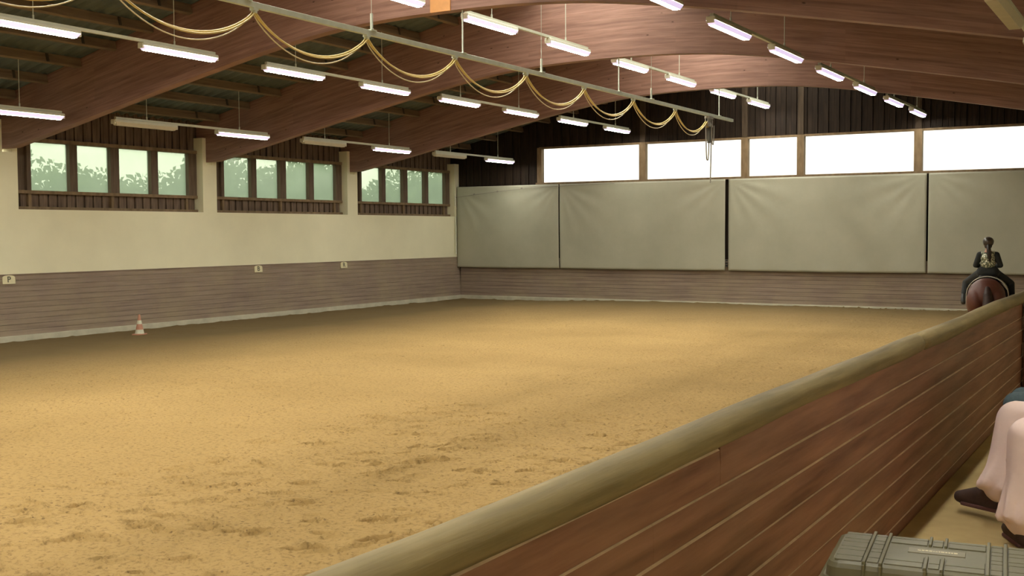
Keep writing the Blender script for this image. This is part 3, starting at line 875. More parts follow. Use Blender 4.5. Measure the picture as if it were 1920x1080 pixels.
def log(y0, y1, seed, r0=0.050):
    m = MB(); n = 28; g = np.random.default_rng(seed)
    ln = int((y1-y0)/0.06); ph = g.uniform(0, 6, 8)
    vs = []
    for i in range(ln+1):
        y = y0+(y1-y0)*i/ln
        ends = min(1, (y-y0)/0.02+0.75, (y1-y)/0.02+0.75)
        r = r0*(1+0.025*math.sin(y*2.1+ph[0])+0.02*math.sin(y*5.3+ph[1]))*ends
        cx = 0.0035*math.sin(y*1.3+ph[2]); cz = 0.003*math.sin(y*1.9+ph[3])
        for k in range(n):
            a = 2*math.pi*k/n
            rr_ = r*(1+0.012*math.sin(3*a+y*0.7+ph[4])+0.010*math.sin(5*a-y*1.1+ph[5])+0.006*math.sin(a*9+y*7))
            vs.append((cx+rr_*math.cos(a), y, cz+rr_*math.sin(a)))
    fs = [(i*n+k, i*n+(k+1) % n, (i+1)*n+(k+1) % n, (i+1)*n+k) for i in range(ln) for k in range(n)]
    fs += [tuple(reversed(range(n))), tuple(ln*n+k for k in range(n))]
    m.add(vs, fs)
    o = m.build('round_rail', M_rail, bar, smooth=True); o.location = (-0.025, 0, 1.476)
log(-8.9, 1.1, 1); log(1.1, 6.27, 2, 0.0505); log(6.28, 13.6, 3, 0.051); log(13.62, 22.0, 4); log(22.02, YF-0.15, 5)
m = MB(); m.box((BX+0.015, 10.72, GF), (BX+0.105, 10.84, 1.50)); tag(m.build('gate_post', wood('red_post_timber', (0.10,0.035,0.02), (0.18,0.07,0.045), (5,5,0.6))), 'dark reddish post against the barrier at the right edge of the photo', 'post')

# ------------------------------------------------------------------ trees outside the left windows
def leaf_mat():
    m, nt, N, L, B = newmat('leaves')
    v = coords(N, L); n = noise(N, L, v, 2.5, 2, 0.5)
    col = ramp(N, L, n, [(0.3, (0.05, 0.085, 0.02)), (0.7, (0.14, 0.19, 0.05))])
    L.new(col, B.inputs['Base Color']); B.inputs['Roughness'].default_value = 0.6
    out = N['Material Output']; tl = N.new('ShaderNodeBsdfTranslucent'); L.new(col, tl.inputs[0])
    mx = N.new('ShaderNodeMixShader'); mx.inputs[0].default_value = 0.35
    L.new(B.outputs[0], mx.inputs[1]); L.new(tl.outputs[0], mx.inputs[2]); L.new(mx.outputs[0], out.inputs[0])
    return m
M_leaf = leaf_mat(); M_bark = plain('bark', (0.09, 0.06, 0.035), 0.9, var=0.3)
def make_tree(seed):
    g = np.random.default_rng(seed)
    root = empty('leafy_tree')
    m = MB()
    blobs = [(g.normal(0,0.8), g.normal(0,1.0), g.uniform(1.4,4.0), g.uniform(0.9,1.4)) for _ in range(9)]
    for (bx, by, bz, br) in blobs:
        for _ in range(620):
            d = g.normal(size=3); d /= np.linalg.norm(d); d *= br*(g.random()**0.4)
            c = Vector((bx+d[0]*0.8, by+d[1], bz+d[2]))
            a = Vector(g.normal(size=3)).normalized(); t = a.orthogonal().normalized(); s_ = g.uniform(0.07, 0.13)
            u_ = t*s_; w_ = a.cross(t)*s_*0.6
            m.add([c-u_, c+w_, c+u_, c-w_], [(0,1,2,3)])
    m.build('foliage', M_leaf, root, fix=False)
    m = MB(); m.tube([(0,0,-0.05),(0.05,0,1.2),(0.0,0.1,2.4)], [0.16,0.12,0.07], 10)
    for (bx, by, bz, br) in blobs[:6]: m.tube([(0.04,0.02,1.3),(bx*0.6,by*0.6,bz*0.8),(bx,by,bz)], [0.07,0.05,0.02], 6)
    m.build('trunk', M_bark, root)
    return root
T = [make_tree(3), make_tree(4)]
k = 0
for i, (x, y, s) in enumerate([(-27.0,15.6,0.93),(-27.6,19.4,0.96),(-26.6,22.9,0.86),(-27.4,26.4,0.98),(-27.0,29.6,0.95),(-27.6,32.8,1.0),(-27.0,36.0,1.0),(-27.4,39.4,1.0),(-30.5,17.8,0.9),(-30.5,23.5,0.9),(-31,29.0,0.98),(-31,34.5,1.0),(-31,41.0,1.02)]):
    o = T[i] if i < 2 else dup(T[i % 2])
    o.location = (x, y, -0.8); q = 1.19 if i in (0,1,2) else 1.165; o.scale = (s*q,s*q,s*q); o.rotation_euler = (0,0,i*1.7)
    tag(o, ('%s leafy green tree from the left outside the window band' % ORD[i]) if i < 8 else ('leafy green tree in the second row outside, %s from the left' % ORD[i-8]), 'tree', 'trees outside the left windows')

# ------------------------------------------------------------------ equipment case on a stool
M_case = plain('olive_grey_plastic', (0.155, 0.138, 0.075), 0.45, var=0.05, scale=30)
M_casedark = plain('dark_plastic', (0.035, 0.034, 0.024), 0.5, var=0.05)
case = empty('equipment_case', (-0.585, 3.372, 0.965), math.radians(7.0)); tag(case, 'ribbed dark olive hard plastic case in the bottom right corner', 'case')
HL, HD = 0.292, 0.178
def rrect(hx, hy, r, n=6):
    out = []
    for (cx_, cy_, a0) in ((hx-r, hy-r, 0), (-hx+r, hy-r, 90), (-hx+r, -hy+r, 180), (hx-r, -hy+r, 270)):
        for i in range(n+1):
            a = math.radians(a0+90*i/n); out.append((cx_+r*math.cos(a), cy_+r*math.sin(a)))
    return out
def rshape(m, levels, mi=0):
    """stack of rounded rectangles (hx, hy, r, z)"""
    k = None; b0 = len(m.v)
    for (hx, hy, r, z) in levels:
        p = rrect(hx, hy, r); k = len(p); m.v += [(x, y, z) for x, y in p]
    for i in range(len(levels)-1):
        for j in range(k):
            a = b0+i*k+j; c = b0+i*k+(j+1) % k
            m.f.append((a, c, c+k, a+k)); m.mi.append(mi)
    m.f.append(tuple(b0+j for j in reversed(range(k)))); m.mi.append(mi)
    m.f.append(tuple(b0+(len(levels)-1)*k+j for j in range(k))); m.mi.append(mi)
m = MB(); rshape(m, [(HL-0.02,HD-0.02,0.03,0.0),(HL-0.006,HD-0.006,0.035,0.012),(HL,HD,0.04,0.118)]); m.build('body', M_casedark, case)
m = MB(); rshape(m, [(HL+0.004,HD+0.004,0.042,0.112),(HL+0.014,HD+0.012,0.05,0.118),(HL+0.014,HD+0.012,0.05,0.126),(HL+0.004,HD+0.004,0.042,0.132)]); m.build('rim', M_case, case)
m = MB(); rshape(m, [(HL-0.002,HD-0.002,0.04,0.130),(HL-0.004,HD-0.004,0.04,0.160),(HL-0.010,HD-0.010,0.04,0.172),(HL-0.022,HD-0.022,0.036,0.178)])
m.build('lid', M_case, case)
YG = [HD-0.022, 0.131, 0.079, 0.043, -0.011, -0.047, -0.108, -HD+0.022]
m = MB()
xr = [-HL+0.03, -0.189, -0.178, -0.144, -0.133, 0.133, 0.144, 0.178, 0.189, HL-0.03]
def strip(x0, x1, y0, y1): m.box((x0, y0+0.0025, 0.176), (x1, y1-0.0025, 0.1815))
for (x0, x1) in ((xr[0]-0.004, -0.189), (-0.178, -0.144), (0.144, 0.178), (0.189, xr[9]+0.004)):
    for i in range(7): strip(x0+0.002, x1-0.002, YG[i+1], YG[i])
for (i0, i1) in ((0,1),(1,2),(5,6),(6,7)):
    for (x0, x1) in ((-0.133, -0.027), (-0.016, 0.016), (0.027, 0.133)): strip(x0+0.002, x1-0.002, YG[i1], YG[i0])
m.build('lid_panel', M_case, case, bevel=0.0015)
m = MB()
for x in (-0.1835, -0.1385, 0.1385, 0.1835):
    m.box((x-0.0045, -HD+0.004, 0.174), (x+0.0045, HD-0.004, 0.1855))
    m.box((x-0.004, -HD-0.004, 0.128), (x+0.004, -HD+0.008, 0.177)); m.box((x-0.004, HD-0.008, 0.128), (x+0.004, HD+0.004, 0.177))
for x in (-0.0215, 0.0215):
    m.box((x-0.004, 0.079, 0.174), (x+0.004, HD-0.004, 0.1855)); m.box((x-0.004, -HD+0.004, 0.174), (x+0.004, -0.047, 0.1855))
    m.box((x-0.004, -HD-0.003, 0.128), (x+0.004, -HD+0.008, 0.177))
m.build('rib', M_case, case, bevel=0.002)
m = MB(); m.box((-0.078, -0.002, 0.177), (0.078, 0.050, 0.1805)); np_ = m.build('nameplate', plain('nameplate_plastic', (0.21,0.18,0.10), 0.35), case, bevel=0.003)
m = MB(); g = np.random.default_rng(9); xx = -0.052
while xx < 0.055:
    wl_ = g.uniform(0.004, 0.010); m.box((xx, 0.020-0.00*xx, 0.1803), (xx+wl_, 0.028+g.uniform(-0.002,0.003), 0.1812)); xx += wl_+0.002
m.build('pale_print', plain('pale_print', (0.75,0.66,0.45), 0.5), np_)
for x in (-0.11, 0.11):
    m = MB(); m.box((x-0.028, -HD-0.022, 0.075), (x+0.028, -HD-0.006, 0.135)); m.box((x-0.032, -HD-0.026, 0.09), (x+0.032, -HD-0.018, 0.105)); m.build('latch', M_casedark, case, bevel=0.003)
for x in (-0.185, 0.185):
    m = MB(); m.tube([(x, -HD-0.030, 0.108), (x, -HD-0.006, 0.108)], 0.017, 20); m.build('lock_eyelet', M_case, case)
    m = MB(); m.tube([(x, -HD-0.0315, 0.108), (x, -HD-0.029, 0.108)], 0.0075, 16); m.build('lock_hole', M_black, case)
m = MB(); m.box((-0.07,-HD-0.03,0.03),(0.07,-HD-0.006,0.05)); m.build('handle', M_casedark, case, bevel=0.004)
M_bench = wood('bench_timber', (0.22,0.13,0.07), (0.34,0.21,0.12), (3,0.5,6))
st = empty('wooden_stool', (-0.58, 3.37, GF), math.radians(7)); tag(st, 'low wooden stool hidden under the ribbed plastic case', 'stool')
m = MB(); m.box((-0.27,-0.16,0.36),(0.27,0.16,0.395)); m.build('seat', M_bench, st, bevel=0.004)
for sx in (-1,1):
    for sy in (-1,1):
        m = MB(); m.box((sx*0.24-0.02, sy*0.13-0.02, 0), (sx*0.24+0.02, sy*0.13+0.02, 0.36)); m.build('leg', M_bench, st)
bn = empty('spectator_bench', (0, 6.6, GF)); tag(bn, 'long wooden bench under the seated spectators', 'bench')
m = MB(); m.box((-0.32,-1.6,0.33),(0.08,1.9,0.365)); m.build('seat', M_bench, bn, bevel=0.004)
for y in (-1.4, 0.1, 1.6):
    m = MB(); m.box((-0.27, y-0.03, 0), (0.03, y+0.03, 0.33)); m.build('leg', M_bench, bn)

# ------------------------------------------------------------------ bodies
class Blob:
    """tapered limbs and ellipsoids fused into one continuous skin"""
    def __init__(s): s.m = MB()
    def cap(s, p, r, q, t, n=14):
        p = Vector(p); q = Vector(q); d = (q-p); L = d.length
        if L < 1e-6: return s.ell(p, (r,r,r))
        d.normalize()
        a = d.orthogonal().normalized(); c = d.cross(a)
        prof = []
        for i in range(5): an = math.pi/2*(i/5); prof.append((r*math.sin(an), -r*math.cos(an)))
        prof.append((r, 0)); prof.append((t, L))
        for i in range(1, 6): an = math.pi/2*(i/5); prof.append((t*math.cos(an), L+t*math.sin(an)))
        vs = []
        for (rr_, z) in prof:
            rr_ = max(rr_, 1e-4)
            for k in range(n):
                an = 2*math.pi*k/n; vs.append(p+d*z+(a*math.cos(an)+c*math.sin(an))*rr_)
        fs = [(i*n+k, i*n+(k+1) % n, (i+1)*n+(k+1) % n, (i+1)*n+k) for i in range(len(prof)-1) for k in range(n)]
        fs += [tuple(reversed(range(n))), tuple((len(prof)-1)*n+k for k in range(n))]
        s.m.add(vs, fs)
    def chain(s, pts):
        for a, c in zip(pts[:-1], pts[1:]): s.cap(a[0], a[1], c[0], c[1])
    def ell(s, c, r, rot=None, n=20):
        c = Vector(c); vs = []; k = 12
        for i in range(k+1):
            th = math.pi*i/k
            for j in range(n):
                ph = 2*math.pi*j/n
                v = Vector((r[0]*max(math.sin(th),1e-3)*math.cos(ph), r[1]*max(math.sin(th),1e-3)*math.sin(ph), -r[2]*math.cos(th)))
                if rot is not None: v = rot @ v
                vs.append(c+v)
        fs = [(i*n+j, i*n+(j+1) % n, (i+1)*n+(j+1) % n, (i+1)*n+j) for i in range(k) for j in range(n)]
        fs += [tuple(reversed(range(n))), tuple(k*n+j for j in range(n))]
        s.m.add(vs, fs)
    def build(s, name, mat, parent, voxel=0.012, sm_it=4, fac=0.5):
        o = s.m.build('tmp', mat)
        md = o.modifiers.new('r', 'REMESH'); md.mode = 'VOXEL'; md.voxel_size = voxel
        if sm_it: m2 = o.modifiers.new('s', 'SMOOTH'); m2.iterations = sm_it; m2.factor = fac
        dg = bpy.context.evaluated_depsgraph_get(); dg.update()
        me = bpy.data.meshes.new_from_object(o.evaluated_get(dg))
        bpy.data.objects.remove(o)
        me.name = name; me.materials.clear(); me.materials.append(mat)
        me.polygons.foreach_set('use_smooth', [True]*len(me.polygons))
        q = bpy.data.objects.new(name, me); COL.objects.link(q); q.parent = parent
        return q
def hand(bl, w, d, nrm, side, sc=1.0, curl=0.5):
    """palm and five separate bent fingers; d along the hand, nrm = back of the hand, side = thumb side"""
    w = Vector(w); d = Vector(d).normalized(); nrm = Vector(nrm); nrm = (nrm-d*nrm.dot(d)).normalized(); x = d.cross(nrm)*side
    for t in (-0.026,-0.009,0.009,0.026): bl.cap(w+x*t*0.6*sc, 0.014*sc, w+d*0.082*sc+x*t*sc, 0.0115*sc, 8)
    for t, L in ((-0.031,0.060),(-0.0105,0.074),(0.0105,0.080),(0.031,0.072)):
        p = w+d*0.085*sc+x*t*sc; e = L*sc
        d1 = (d-nrm*curl*0.5).normalized(); d2 = (d-nrm*curl*1.3).normalized(); d3 = (d-nrm*curl*2.4).normalized()
        p1 = p+d1*e*0.45; p2 = p1+d2*e*0.32; p3 = p2+d3*e*0.23
        bl.cap(p, 0.0088*sc, p1, 0.0082*sc, 8); bl.cap(p1, 0.0082*sc, p2, 0.0075*sc, 8); bl.cap(p2, 0.0075*sc, p3, 0.0068*sc, 8)
    tb = w+d*0.022*sc+x*0.030*sc; t1 = tb+(d*0.7+x*0.75-nrm*0.25).normalized()*0.038*sc; t2 = t1+(d*0.95+x*0.35-nrm*0.4).normalized()*0.03*sc
    bl.cap(tb, 0.0125*sc, t1, 0.0100*sc, 8); bl.cap(t1, 0.0100*sc, t2, 0.0085*sc, 8)
def head(bl, c, f, sc=1.0):
    """c centre of the skull, f facing direction (horizontal)"""
    c = Vector(c); f = Vector(f).normalized(); l = Vector((0,0,1)).cross(f); u = Vector((0,0,1))
    R = Matrix((f, l, u)).transposed()
    bl.ell(c+u*0.02*sc, (0.095*sc, 0.075*sc, 0.095*sc), R)
    bl.ell(c+f*0.03*sc-u*0.045*sc, (0.06*sc, 0.055*sc, 0.075*sc), R)
    bl.ell(c+f*0.055*sc-u*0.095*sc, (0.025*sc, 0.025*sc, 0.018*sc), R)
    bl.cap(c+f*0.093*sc+u*0.012*sc, 0.008*sc, c+f*0.108*sc-u*0.022*sc, 0.012*sc, 8)
    bl.ell(c+f*0.083*sc-u*0.052*sc, (0.010*sc, 0.022*sc, 0.007*sc), R)
    bl.ell(c+f*0.080*sc-u*0.062*sc, (0.010*sc, 0.019*sc, 0.006*sc), R)
    for s in (-1, 1): bl.ell(c+l*s*0.078*sc-u*0.005*sc, (0.018*sc, 0.009*sc, 0.030*sc), R)
def eyes(parent, c, f, sc, mat):
    c = Vector(c); f = Vector(f).normalized(); l = Vector((0,0,1)).cross(f)
    for s in (-1, 1):
        b_ = Blob(); b_.ell(c+f*0.082*sc+l*s*0.031*sc+Vector((0,0,0.012*sc)), (0.011*sc,0.011*sc,0.009*sc)); b_.m.build('eye', mat, parent, smooth=True)
M_skin = plain('skin', (0.50, 0.27, 0.18), 0.55, var=0.05)
M_lips = plain('lips', (0.36,0.13,0.10), 0.5)
M_eye = plain('eye', (0.05,0.035,0.03), 0.2)
M_hair = plain('dark_hair', (0.022,0.014,0.010), 0.5, var=0.3, scale=40)
M_hairb = plain('brown_hair', (0.08,0.045,0.025), 0.5, var=0.3, scale=40)
M_pink = plain('pale_pink_cotton', (0.88, 0.67, 0.60), 0.85, var=0.05, scale=7, bmp=0.6)
M_jeans = plain('blue_grey_denim', (0.085, 0.125, 0.135), 0.85, var=0.12, scale=60)
M_shoe = plain('brown_suede', (0.060, 0.032, 0.024), 0.8, var=0.15, scale=20)
M_sole = plain('red_brown_sole', (0.13, 0.055, 0.05), 0.7)
M_sweater = plain('grey_sweater', (0.20, 0.19, 0.17), 0.9, var=0.1, scale=30)
M_jacket = plain('dark_green_jacket', (0.04, 0.06, 0.045), 0.8, var=0.1, scale=30)

def seated_person(hip, legs, mats, label, haircol, loose=1.0):
    """sits on the bench facing the arena (-x)"""
    hip = Vector(hip); F = Vector((-1,0,0)); Z_ = Vector((0,0,1)); Lx = Vector((0,-1,0))
    root = empty('person', (hip.x, hip.y, GF)); tag(root, label, 'person')
    off = Vector((hip.x, hip.y, GF))
    P = lambda v: Vector(v)-off
    chest = hip+Vector((-0.06,0,0.40)); neck = hip+Vector((-0.09,0,0.56)); hd = hip+Vector((-0.12,0,0.72))
    body = Blob()
    body.cap(P(hip+Vector((0,0.09,0.02))), 0.11, P(hip+Vector((0,-0.09,0.02))), 0.11)
    body.ell(P(hip+Vector((-0.02,0,0.2))), (0.105,0.145,0.2)); body.ell(P(chest), (0.11,0.165,0.17))
    body.cap(P(neck-Z_*0.04), 0.062, P(hd-Z_*0.06), 0.052)
    head(body, P(hd), F)
    top = Blob()
    top.ell(P(hip+Vector((-0.02,0,0.18))), (0.135,0.175,0.22)); top.ell(P(chest), (0.13,0.19,0.18)); top.cap(P(chest+Vector((0,0.12,0.10))), 0.07, P(chest+Vector((0,-0.12,0.10))), 0.07)
    top.cap(P(neck-Z_*0.06), 0.075, P(neck-Z_*0.01), 0.062)
    trs = Blob(); trs.cap(P(hip+Vector((0,0.10,0.02))), 0.125*loose, P(hip+Vector((0,-0.10,0.02))), 0.125*loose)
    for i, (kn, an, toe) in enumerate(legs):
        kn = Vector(kn); an = Vector(an); toe = Vector(toe); s = 1 if i == 0 else -1      # i=0: leg farther from the camera
        hj = hip+Vector((-0.03, 0.10*s, 0.02)); sh = Blob(); so_ = Blob()
        body.cap(P(hj), 0.075, P(kn), 0.05); body.cap(P(kn), 0.05, P(an), 0.035); body.cap(P(an), 0.030, P(an.lerp(toe,0.7)-Z_*0.02), 0.016)
        trs.cap(P(hj), 0.10*loose, P(kn), 0.078*loose); 
        mid = kn.lerp(an, 0.5)+Vector((0.015,0,0))
        trs.cap(P(kn), 0.080*loose, P(mid), 0.082*loose); trs.cap(P(mid), 0.082*loose, P(an+Vector((0.02,0,0.045))), 0.080*loose)
        # drape folds
        if loose > 1.05:
            for j in range(5):
                a = j*1.25+i; o1 = Vector((math.cos(a), math.sin(a), 0))*0.072*loose
                trs.cap(P(kn+o1*0.7-Z_*0.10), 0.018, P(an+o1*1.05+Z_*0.04), 0.026)
            trs.cap(P(kn+Vector((-0.075,-0.05,-0.09))), 0.026, P(kn+Vector((0.07,-0.12,-0.01))), 0.036); trs.cap(P(kn+Vector((-0.09,0.02,-0.12))), 0.02, P(kn+Vector((0.03,-0.115,-0.10))), 0.028); trs.cap(P(kn+Vector((-0.05,-0.09,-0.14))), 0.022, P(an+Vector((-0.05,-0.085,0.06))), 0.028)
        fd = (toe-an); fd.z = 0; fd.normalize(); zf = toe.z-0.035
        heel = Vector((an.x, an.y, zf+0.045))-fd*0.035; ball = Vector((toe.x, toe.y, zf+0.040))-fd*0.04
        sh.cap(P(heel), 0.040, P(ball), 0.043); sh.cap(P(ball), 0.043, P(toe+Vector((0,0,0.0))), 0.034); sh.cap(P(heel+Z_*0.02), 0.042, P(an+Vector((0,0,0.13))), 0.045); sh.cap(P(an), 0.050, P(ball), 0.042)
        so_.cap(P(Vector((heel.x,heel.y,zf+0.010))), 0.0125, P(Vector((toe.x,toe.y,zf+0.010))), 0.0125)
        for t in (-0.025, 0.025):
            sd = Vector((-fd.y, fd.x, 0))*t
            so_.cap(P(Vector((heel.x,heel.y,zf+0.010))+sd), 0.0125, P(Vector((ball.x,ball.y,zf+0.010))+sd*1.3), 0.0125)
        sh.build('shoe', M_shoe, root, 0.009, 3); so_.build('shoe_sole', M_sole, root, 0.007, 1)
        # arm: hand resting on the thigh
        shd = chest+Vector((0.0, 0.19*s, 0.10)); el = hip+Vector((-0.10, 0.27*s, 0.20)); wr = hj.lerp(kn, 0.62)+Vector((0.06, 0.02*s, 0.125*loose))
        body.cap(P(shd), 0.05, P(el), 0.038); body.cap(P(el), 0.038, P(wr), 0.025)
        top.cap(P(shd), 0.066, P(el), 0.055); top.cap(P(el), 0.055, P(wr.lerp(el, 0.12)), 0.038)
        hand(body, P(wr), (kn-hj).normalized()-Z_*0.12, Z_, -s)
    body.build('body', M_skin, root, 0.0065, 2)
    trs.build('trousers', mats[0], root, 0.014, 3)
    top.build('sweater', mats[1], root, 0.014, 4)
    hb = Blob(); c = P(hd); hb.ell(c+Vector((0.02,0,0.045)), (0.10,0.088,0.085)); hb.ell(c+Vector((0.055,0,-0.03)), (0.055,0.078,0.10)); hb.build('hair', haircol, root, 0.012, 2)
    eyes(root, P(hd), F, 1.0, M_eye)
    mo = Blob(); mo.ell(P(hd)+F*0.091-Z_*0.057, (0.006, 0.021, 0.007)); mo.m.build('mouth', M_lips, root, smooth=True)
    return root
seated_person((-0.12, 6.18, 1.09), [((-0.71, 6.34, 1.085), (-0.78, 6.24, 0.720), (-0.985, 6.36, 0.650)), ((-0.60, 5.88, 1.075), (-0.62, 5.80, 0.665), (-0.70, 5.98, 0.605))],
              (M_pink, M_sweater), 'seated person in loose pale pink trousers and brown shoes at the right edge', M_hairb, 1.30)
seated_person((-0.16, 7.30, 1.08), [((-0.80, 7.46, 1.04), (-0.74, 7.44, 0.665), (-0.94, 7.44, 0.605)), ((-0.80, 7.14, 1.05), (-0.74, 7.12, 0.665), (-0.94, 7.12, 0.605))],
              (M_jeans, M_jacket), 'seated person in blue grey jeans just beyond the pink trousers', M_hair, 1.0)

# ------------------------------------------------------------------ pony and rider
PO = Vector((-2.72, 20.0, -0.085))
pony = empty('pony', PO, math.radians(6)); tag(pony, 'reddish chestnut pony seen from behind beside the barrier, walking away', 'horse')
M_coat = plain('chestnut_coat', (0.115, 0.036, 0.022), 0.5, var=0.15, scale=6)
M_tail = plain('dark_tail_hair', (0.035, 0.016, 0.011), 0.6, var=0.4, scale=50)
h = Blob()
h.ell((0,-0.52,1.10), (0.285,0.30,0.285)); h.ell((0,-0.20,1.10), (0.255,0.36,0.25)); h.ell((0,0.12,1.06), (0.265,0.42,0.285)); h.ell((0,0.46,1.08), (0.215,0.26,0.30))
h.ell((0,0.36,1.24), (0.08,0.24,0.13)); h.cap((0,-0.5,1.28),0.09,(0,0.3,1.27),0.08)
h.chain([((0,0.52,1.16),0.20),((0,0.78,1.38),0.135),((0,0.98,1.62),0.10)])
h.chain([((0,1.00,1.62),0.10),((0,1.14,1.50),0.085),((0,1.29,1.34),0.055),((0,1.33,1.29),0.058)])
for s in (-1, 1):
    h.cap((s*0.055,0.97,1.70),0.026,(s*0.065,0.98,1.80),0.008)
    h.ell((s*0.145,-0.60,1.02), (0.155,0.22,0.24)); h.chain([((s*0.145,-0.55,0.95),0.16),((s*0.15,-0.42,0.78),0.115),((s*0.135,-0.66,0.55),0.066),((s*0.13,-0.74,0.47),0.052)])
    yo = 0.06*s
    h.chain([((s*0.13,-0.74,0.47),0.052),((s*0.13,-0.70+yo,0.32),0.036),((s*0.13,-0.69+yo,0.15),0.042),((s*0.13,-0.65+yo,0.07),0.036)])
    h.chain([((s*0.13,0.50,0.95),0.12),((s*0.13,0.46,0.72),0.085),((s*0.12,0.50-yo,0.44),0.050),((s*0.12,0.50-yo,0.30),0.034),((s*0.12,0.50-yo,0.14),0.040),((s*0.12,0.54-yo,0.06),0.036)])
h.build('body', M_coat, pony, 0.014, 5)
for s in (-1, 1):
    yo = 0.06*s
    for (x, y) in ((s*0.13,-0.63+yo),(s*0.12,0.56-yo)):
        m = MB(); m.lathe((x,y,0), [(0.062,0.0),(0.050,0.055),(0.044,0.075)], 16); m.build('hoof', M_tail, pony, smooth=False)
t = Blob(); t.chain([((0.02,-0.76,1.22),0.045),((0.03,-0.83,1.12),0.070),((0.045,-0.86,0.95),0.095),((0.05,-0.85,0.60),0.085),((0.05,-0.83,0.36),0.030)]); t.build('tail', M_tail, pony, 0.014, 3)
mn = Blob()
for i in range(7):
    a = i/6; mn.cap((0.02, 0.50+0.46*a, 1.40+0.36*a), 0.035, (0.075, 0.46+0.44*a, 1.27+0.33*a), 0.018)
mn.build('mane', M_tail, pony, 0.014, 2)
M_pad = plain('white_saddle_cloth', (0.62,0.60,0.50), 0.8, var=0.05); M_leather = plain('black_leather', (0.016,0.014,0.012), 0.4)
# saddle cloth: a thin curved sheet over the back
m = MB(); nu, nv = 22, 8
for sh_ in (0.0, 0.012):
    for j in range(nv+1):
        y = -0.20+0.60*j/nv
        for i in range(nu+1):
            a = math.radians(-100+200*i/nu)
            rx, rz = 0.312+sh_, 0.300+sh_
            x = rx*math.sin(a); z = 1.09+rz*math.cos(a)
            if abs(a) > math.radians(75): z = 1.09+rz*math.cos(math.radians(75))-(abs(a)-math.radians(75))*0.55; x = rx*math.copysign(1, a)
            m.v.append((x, y, z))
k1 = (nu+1)*(nv+1)
for lay in (0, 1):
    for j in range(nv):
        for i in range(nu):
            a = lay*k1+j*(nu+1)+i; m.f.append((a, a+1, a+nu+2, a+nu+1)); m.mi.append(0)
bd = [i for i in range(nu+1)]+[j*(nu+1)+nu for j in range(1, nv+1)]+[nv*(nu+1)+i for i in range(nu-1, -1, -1)]+[j*(nu+1) for j in range(nv-1, 0, -1)]
for a, c in zip(bd, bd[1:]+bd[:1]): m.f.append((a, c, c+k1, a+k1)); m.mi.append(0)
m.build('saddle_cloth', M_pad, pony, smooth=True)
sd = Blob(); sd.cap((0,-0.02,1.375),0.045,(0,0.26,1.37),0.04); sd.cap((-0.10,-0.10,1.36),0.035,(0.10,-0.10,1.36),0.035); sd.ell((0,-0.09,1.39),(0.14,0.05,0.035))
for s in (-1, 1): sd.cap((s*0.12,0.08,1.34),0.03,(s*0.285,0.16,1.13),0.028); sd.cap((s*0.285,0.16,1.13),0.028,(s*0.295,0.14,0.95),0.02)
sd.build('saddle', M_leather, pony, 0.012, 2)
M_steel = plain('steel', (0.6,0.58,0.5), 0.3, metal=0.8)
for s in (-1, 1):
    m = MB()
    m.tube([(s*0.300,0.14,1.05),(s*0.345,0.13,0.99)], 0.007, 6)
    m.tube([(s*0.345,0.13,1.00),(s*0.35-0.045,0.13,0.93),(s*0.35-0.045,0.13,0.90),(s*0.35+0.045,0.13,0.90),(s*0.35+0.045,0.13,0.93),(s*0.345,0.13,1.00)], 0.006, 6)
    m.build('stirrup', M_steel, pony)
m = MB(); m.tube([(0.0,1.28,1.33),(-0.08,1.1,1.42),(-0.10,0.75,1.47),(-0.07,0.42,1.52)], 0.006, 6); m.tube([(0.0,1.28,1.33),(0.08,1.1,1.42),(0.10,0.75,1.47),(0.07,0.42,1.52)], 0.006, 6)
m.tube([(-0.075,1.22,1.40),(0,1.27,1.43),(0.075,1.22,1.40),(0.06,1.18,1.33),(-0.06,1.18,1.33),(-0.075,1.22,1.40)], 0.008, 6); m.build('bridle', M_leather, pony)

rd = empty('person', PO, math.radians(6)); tag(rd, 'young rider with long dark ponytail and glittering silver vest on the pony', 'person')
f = Vector((0,1,0))
sk = Blob(); hip = Vector((0,0.02,1.46)); sc = 0.84
sk.cap(hip+Vector((-0.06,0,0)),0.085,hip+Vector((0.06,0,0)),0.085); sk.ell(hip+Vector((0,0.0,0.13)),(0.095,0.07,0.13)); sk.ell(hip+Vector((0,0,0.25)),(0.115,0.075,0.12))
sk.cap(hip+Vector((0,0,0.34)),0.042,hip+Vector((0,0.01,0.42)),0.04)
hc = hip+Vector((0,0.02,0.475)); head(sk, hc, f, sc)
for s in (-1, 1):
    shd = hip+Vector((s*0.130,0,0.30)); el = hip+Vector((s*0.185,-0.005,0.115)); wr = hip+Vector((s*0.075,0.27,0.09))
    sk.cap(shd,0.036,el,0.029); sk.cap(el,0.029,wr,0.019); hand(sk, wr, (-s*0.15,0.9,-0.15), (s*0.8,0,0.5), 1 if s < 0 else -1, 0.8, 1.1)
    hj = hip+Vector((s*0.075,0.02,-0.01)); kn = Vector((s*0.345,0.30,1.265)); an = Vector((s*0.375,0.10,1.00)); toe = Vector((s*0.385,0.25,0.935))
    sk.cap(hj,0.07,kn,0.045); sk.cap(kn,0.045,an,0.030); sk.cap(an,0.03,toe,0.02)
sk.build('body', M_skin, rd, 0.0065, 2)
bc = Blob(); bc.cap(hip+Vector((-0.075,-0.01,0.0)),0.105,hip+Vector((0.075,-0.01,0.0)),0.105); bc.ell(hip+Vector((0,0,0.07)),(0.125,0.085,0.09))
for s in (-1, 1):
    hj = hip+Vector((s*0.09,0.02,-0.015)); kn = Vector((s*0.345,0.30,1.265)); an = Vector((s*0.375,0.10,1.02))
    bc.cap(hj,0.092,kn,0.062); bc.cap(kn,0.062,kn.lerp(an,0.7),0.048)
M_blk = plain('black_breeches', (0.014,0.016,0.015), 0.75, var=0.2, scale=20)
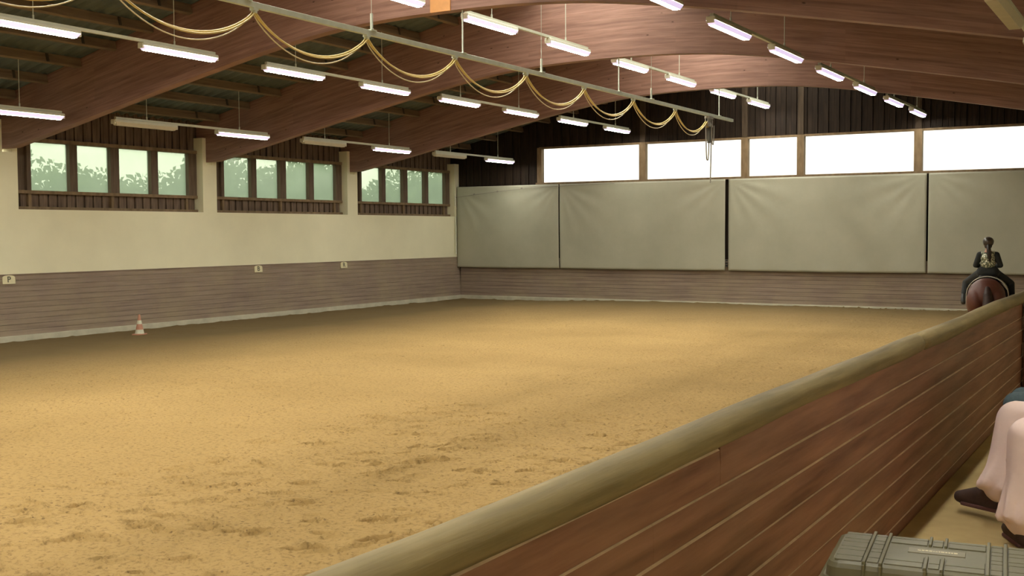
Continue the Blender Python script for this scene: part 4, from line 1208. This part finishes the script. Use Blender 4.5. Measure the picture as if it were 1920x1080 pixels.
bc.build('breeches', M_blk, rd, 0.011, 3)
for s in (-1, 1):
    bt = Blob()
    kn = Vector((s*0.345,0.30,1.265)); an = Vector((s*0.375,0.10,1.00)); toe = Vector((s*0.385,0.24,0.935))
    bt.cap(kn.lerp(an,0.35),0.055,an,0.042); bt.cap(an,0.042,an+Vector((0,-0.02,-0.05)),0.040); bt.cap(an+Vector((0,-0.01,-0.045)),0.038,toe,0.034)
    bt.build('riding_boot', M_leather, rd, 0.010, 2)
jk = Blob(); jk.ell(hip+Vector((0,0,0.14)),(0.112,0.086,0.13)); jk.ell(hip+Vector((0,0,0.245)),(0.13,0.088,0.11))
for s in (-1, 1):
    shd = hip+Vector((s*0.130,0,0.29)); el = hip+Vector((s*0.190,-0.005,0.115)); wr = hip+Vector((s*0.085,0.24,0.09))
    jk.cap(shd,0.050,el,0.043); jk.cap(el,0.043,wr,0.032); jk.cap(hip+Vector((0,0,0.31)),0.05,shd,0.05)
jk.build('jacket', M_blk, rd, 0.010, 3)
def vest_mat():
    m, nt, N, L, B = newmat('glittering_vest')
    v = coords(N, L); vo = N.new('ShaderNodeTexVoronoi'); vo.inputs['Scale'].default_value = 38; L.new(v, vo.inputs['Vector'])
    c = ramp(N, L, vo.outputs['Distance'], [(0.3, (0.80,0.80,0.62)), (0.6, (0.12,0.14,0.08))])
    L.new(c, B.inputs['Base Color']); B.inputs['Roughness'].default_value = 0.35; B.inputs['Metallic'].default_value = 0.2
    return m
vt = Blob(); vt.ell(hip+Vector((0,-0.006,0.145)),(0.118,0.098,0.125)); vt.ell(hip+Vector((0,-0.006,0.235)),(0.122,0.098,0.105)); vt.cap(hip+Vector((-0.08,-0.005,0.30)),0.050,hip+Vector((0.08,-0.005,0.30)),0.050)
vt.cap(hip+Vector((-0.04,0,0.045)),0.088,hip+Vector((0.04,0,0.045)),0.088)
vt.build('vest', vest_mat(), rd, 0.009, 2)
hl = Blob(); hl.ell(hc+Vector((0,-0.005,0.030)),(0.088,0.108,0.082)); hl.ell(hc+Vector((0,0.085,0.01)),(0.06,0.05,0.012)); hl.ell(hc+Vector((0,-0.05,0.0)),(0.078,0.06,0.06)); hl.build('riding_helmet', plain('dark_helmet', (0.05,0.035,0.025), 0.28), rd, 0.008, 3)
pt = Blob(); pt.chain([(hc+Vector((0.005,-0.09,-0.03)),0.030),(hc+Vector((0.012,-0.125,-0.10)),0.036),(hc+Vector((0.02,-0.125,-0.20)),0.034),(hc+Vector((0.03,-0.118,-0.29)),0.016)]); pt.ell(hc+Vector((0,-0.05,-0.045)),(0.06,0.055,0.045)); pt.build('ponytail', M_hair, rd, 0.009, 2)
eyes(rd, hc, f, sc, M_eye)
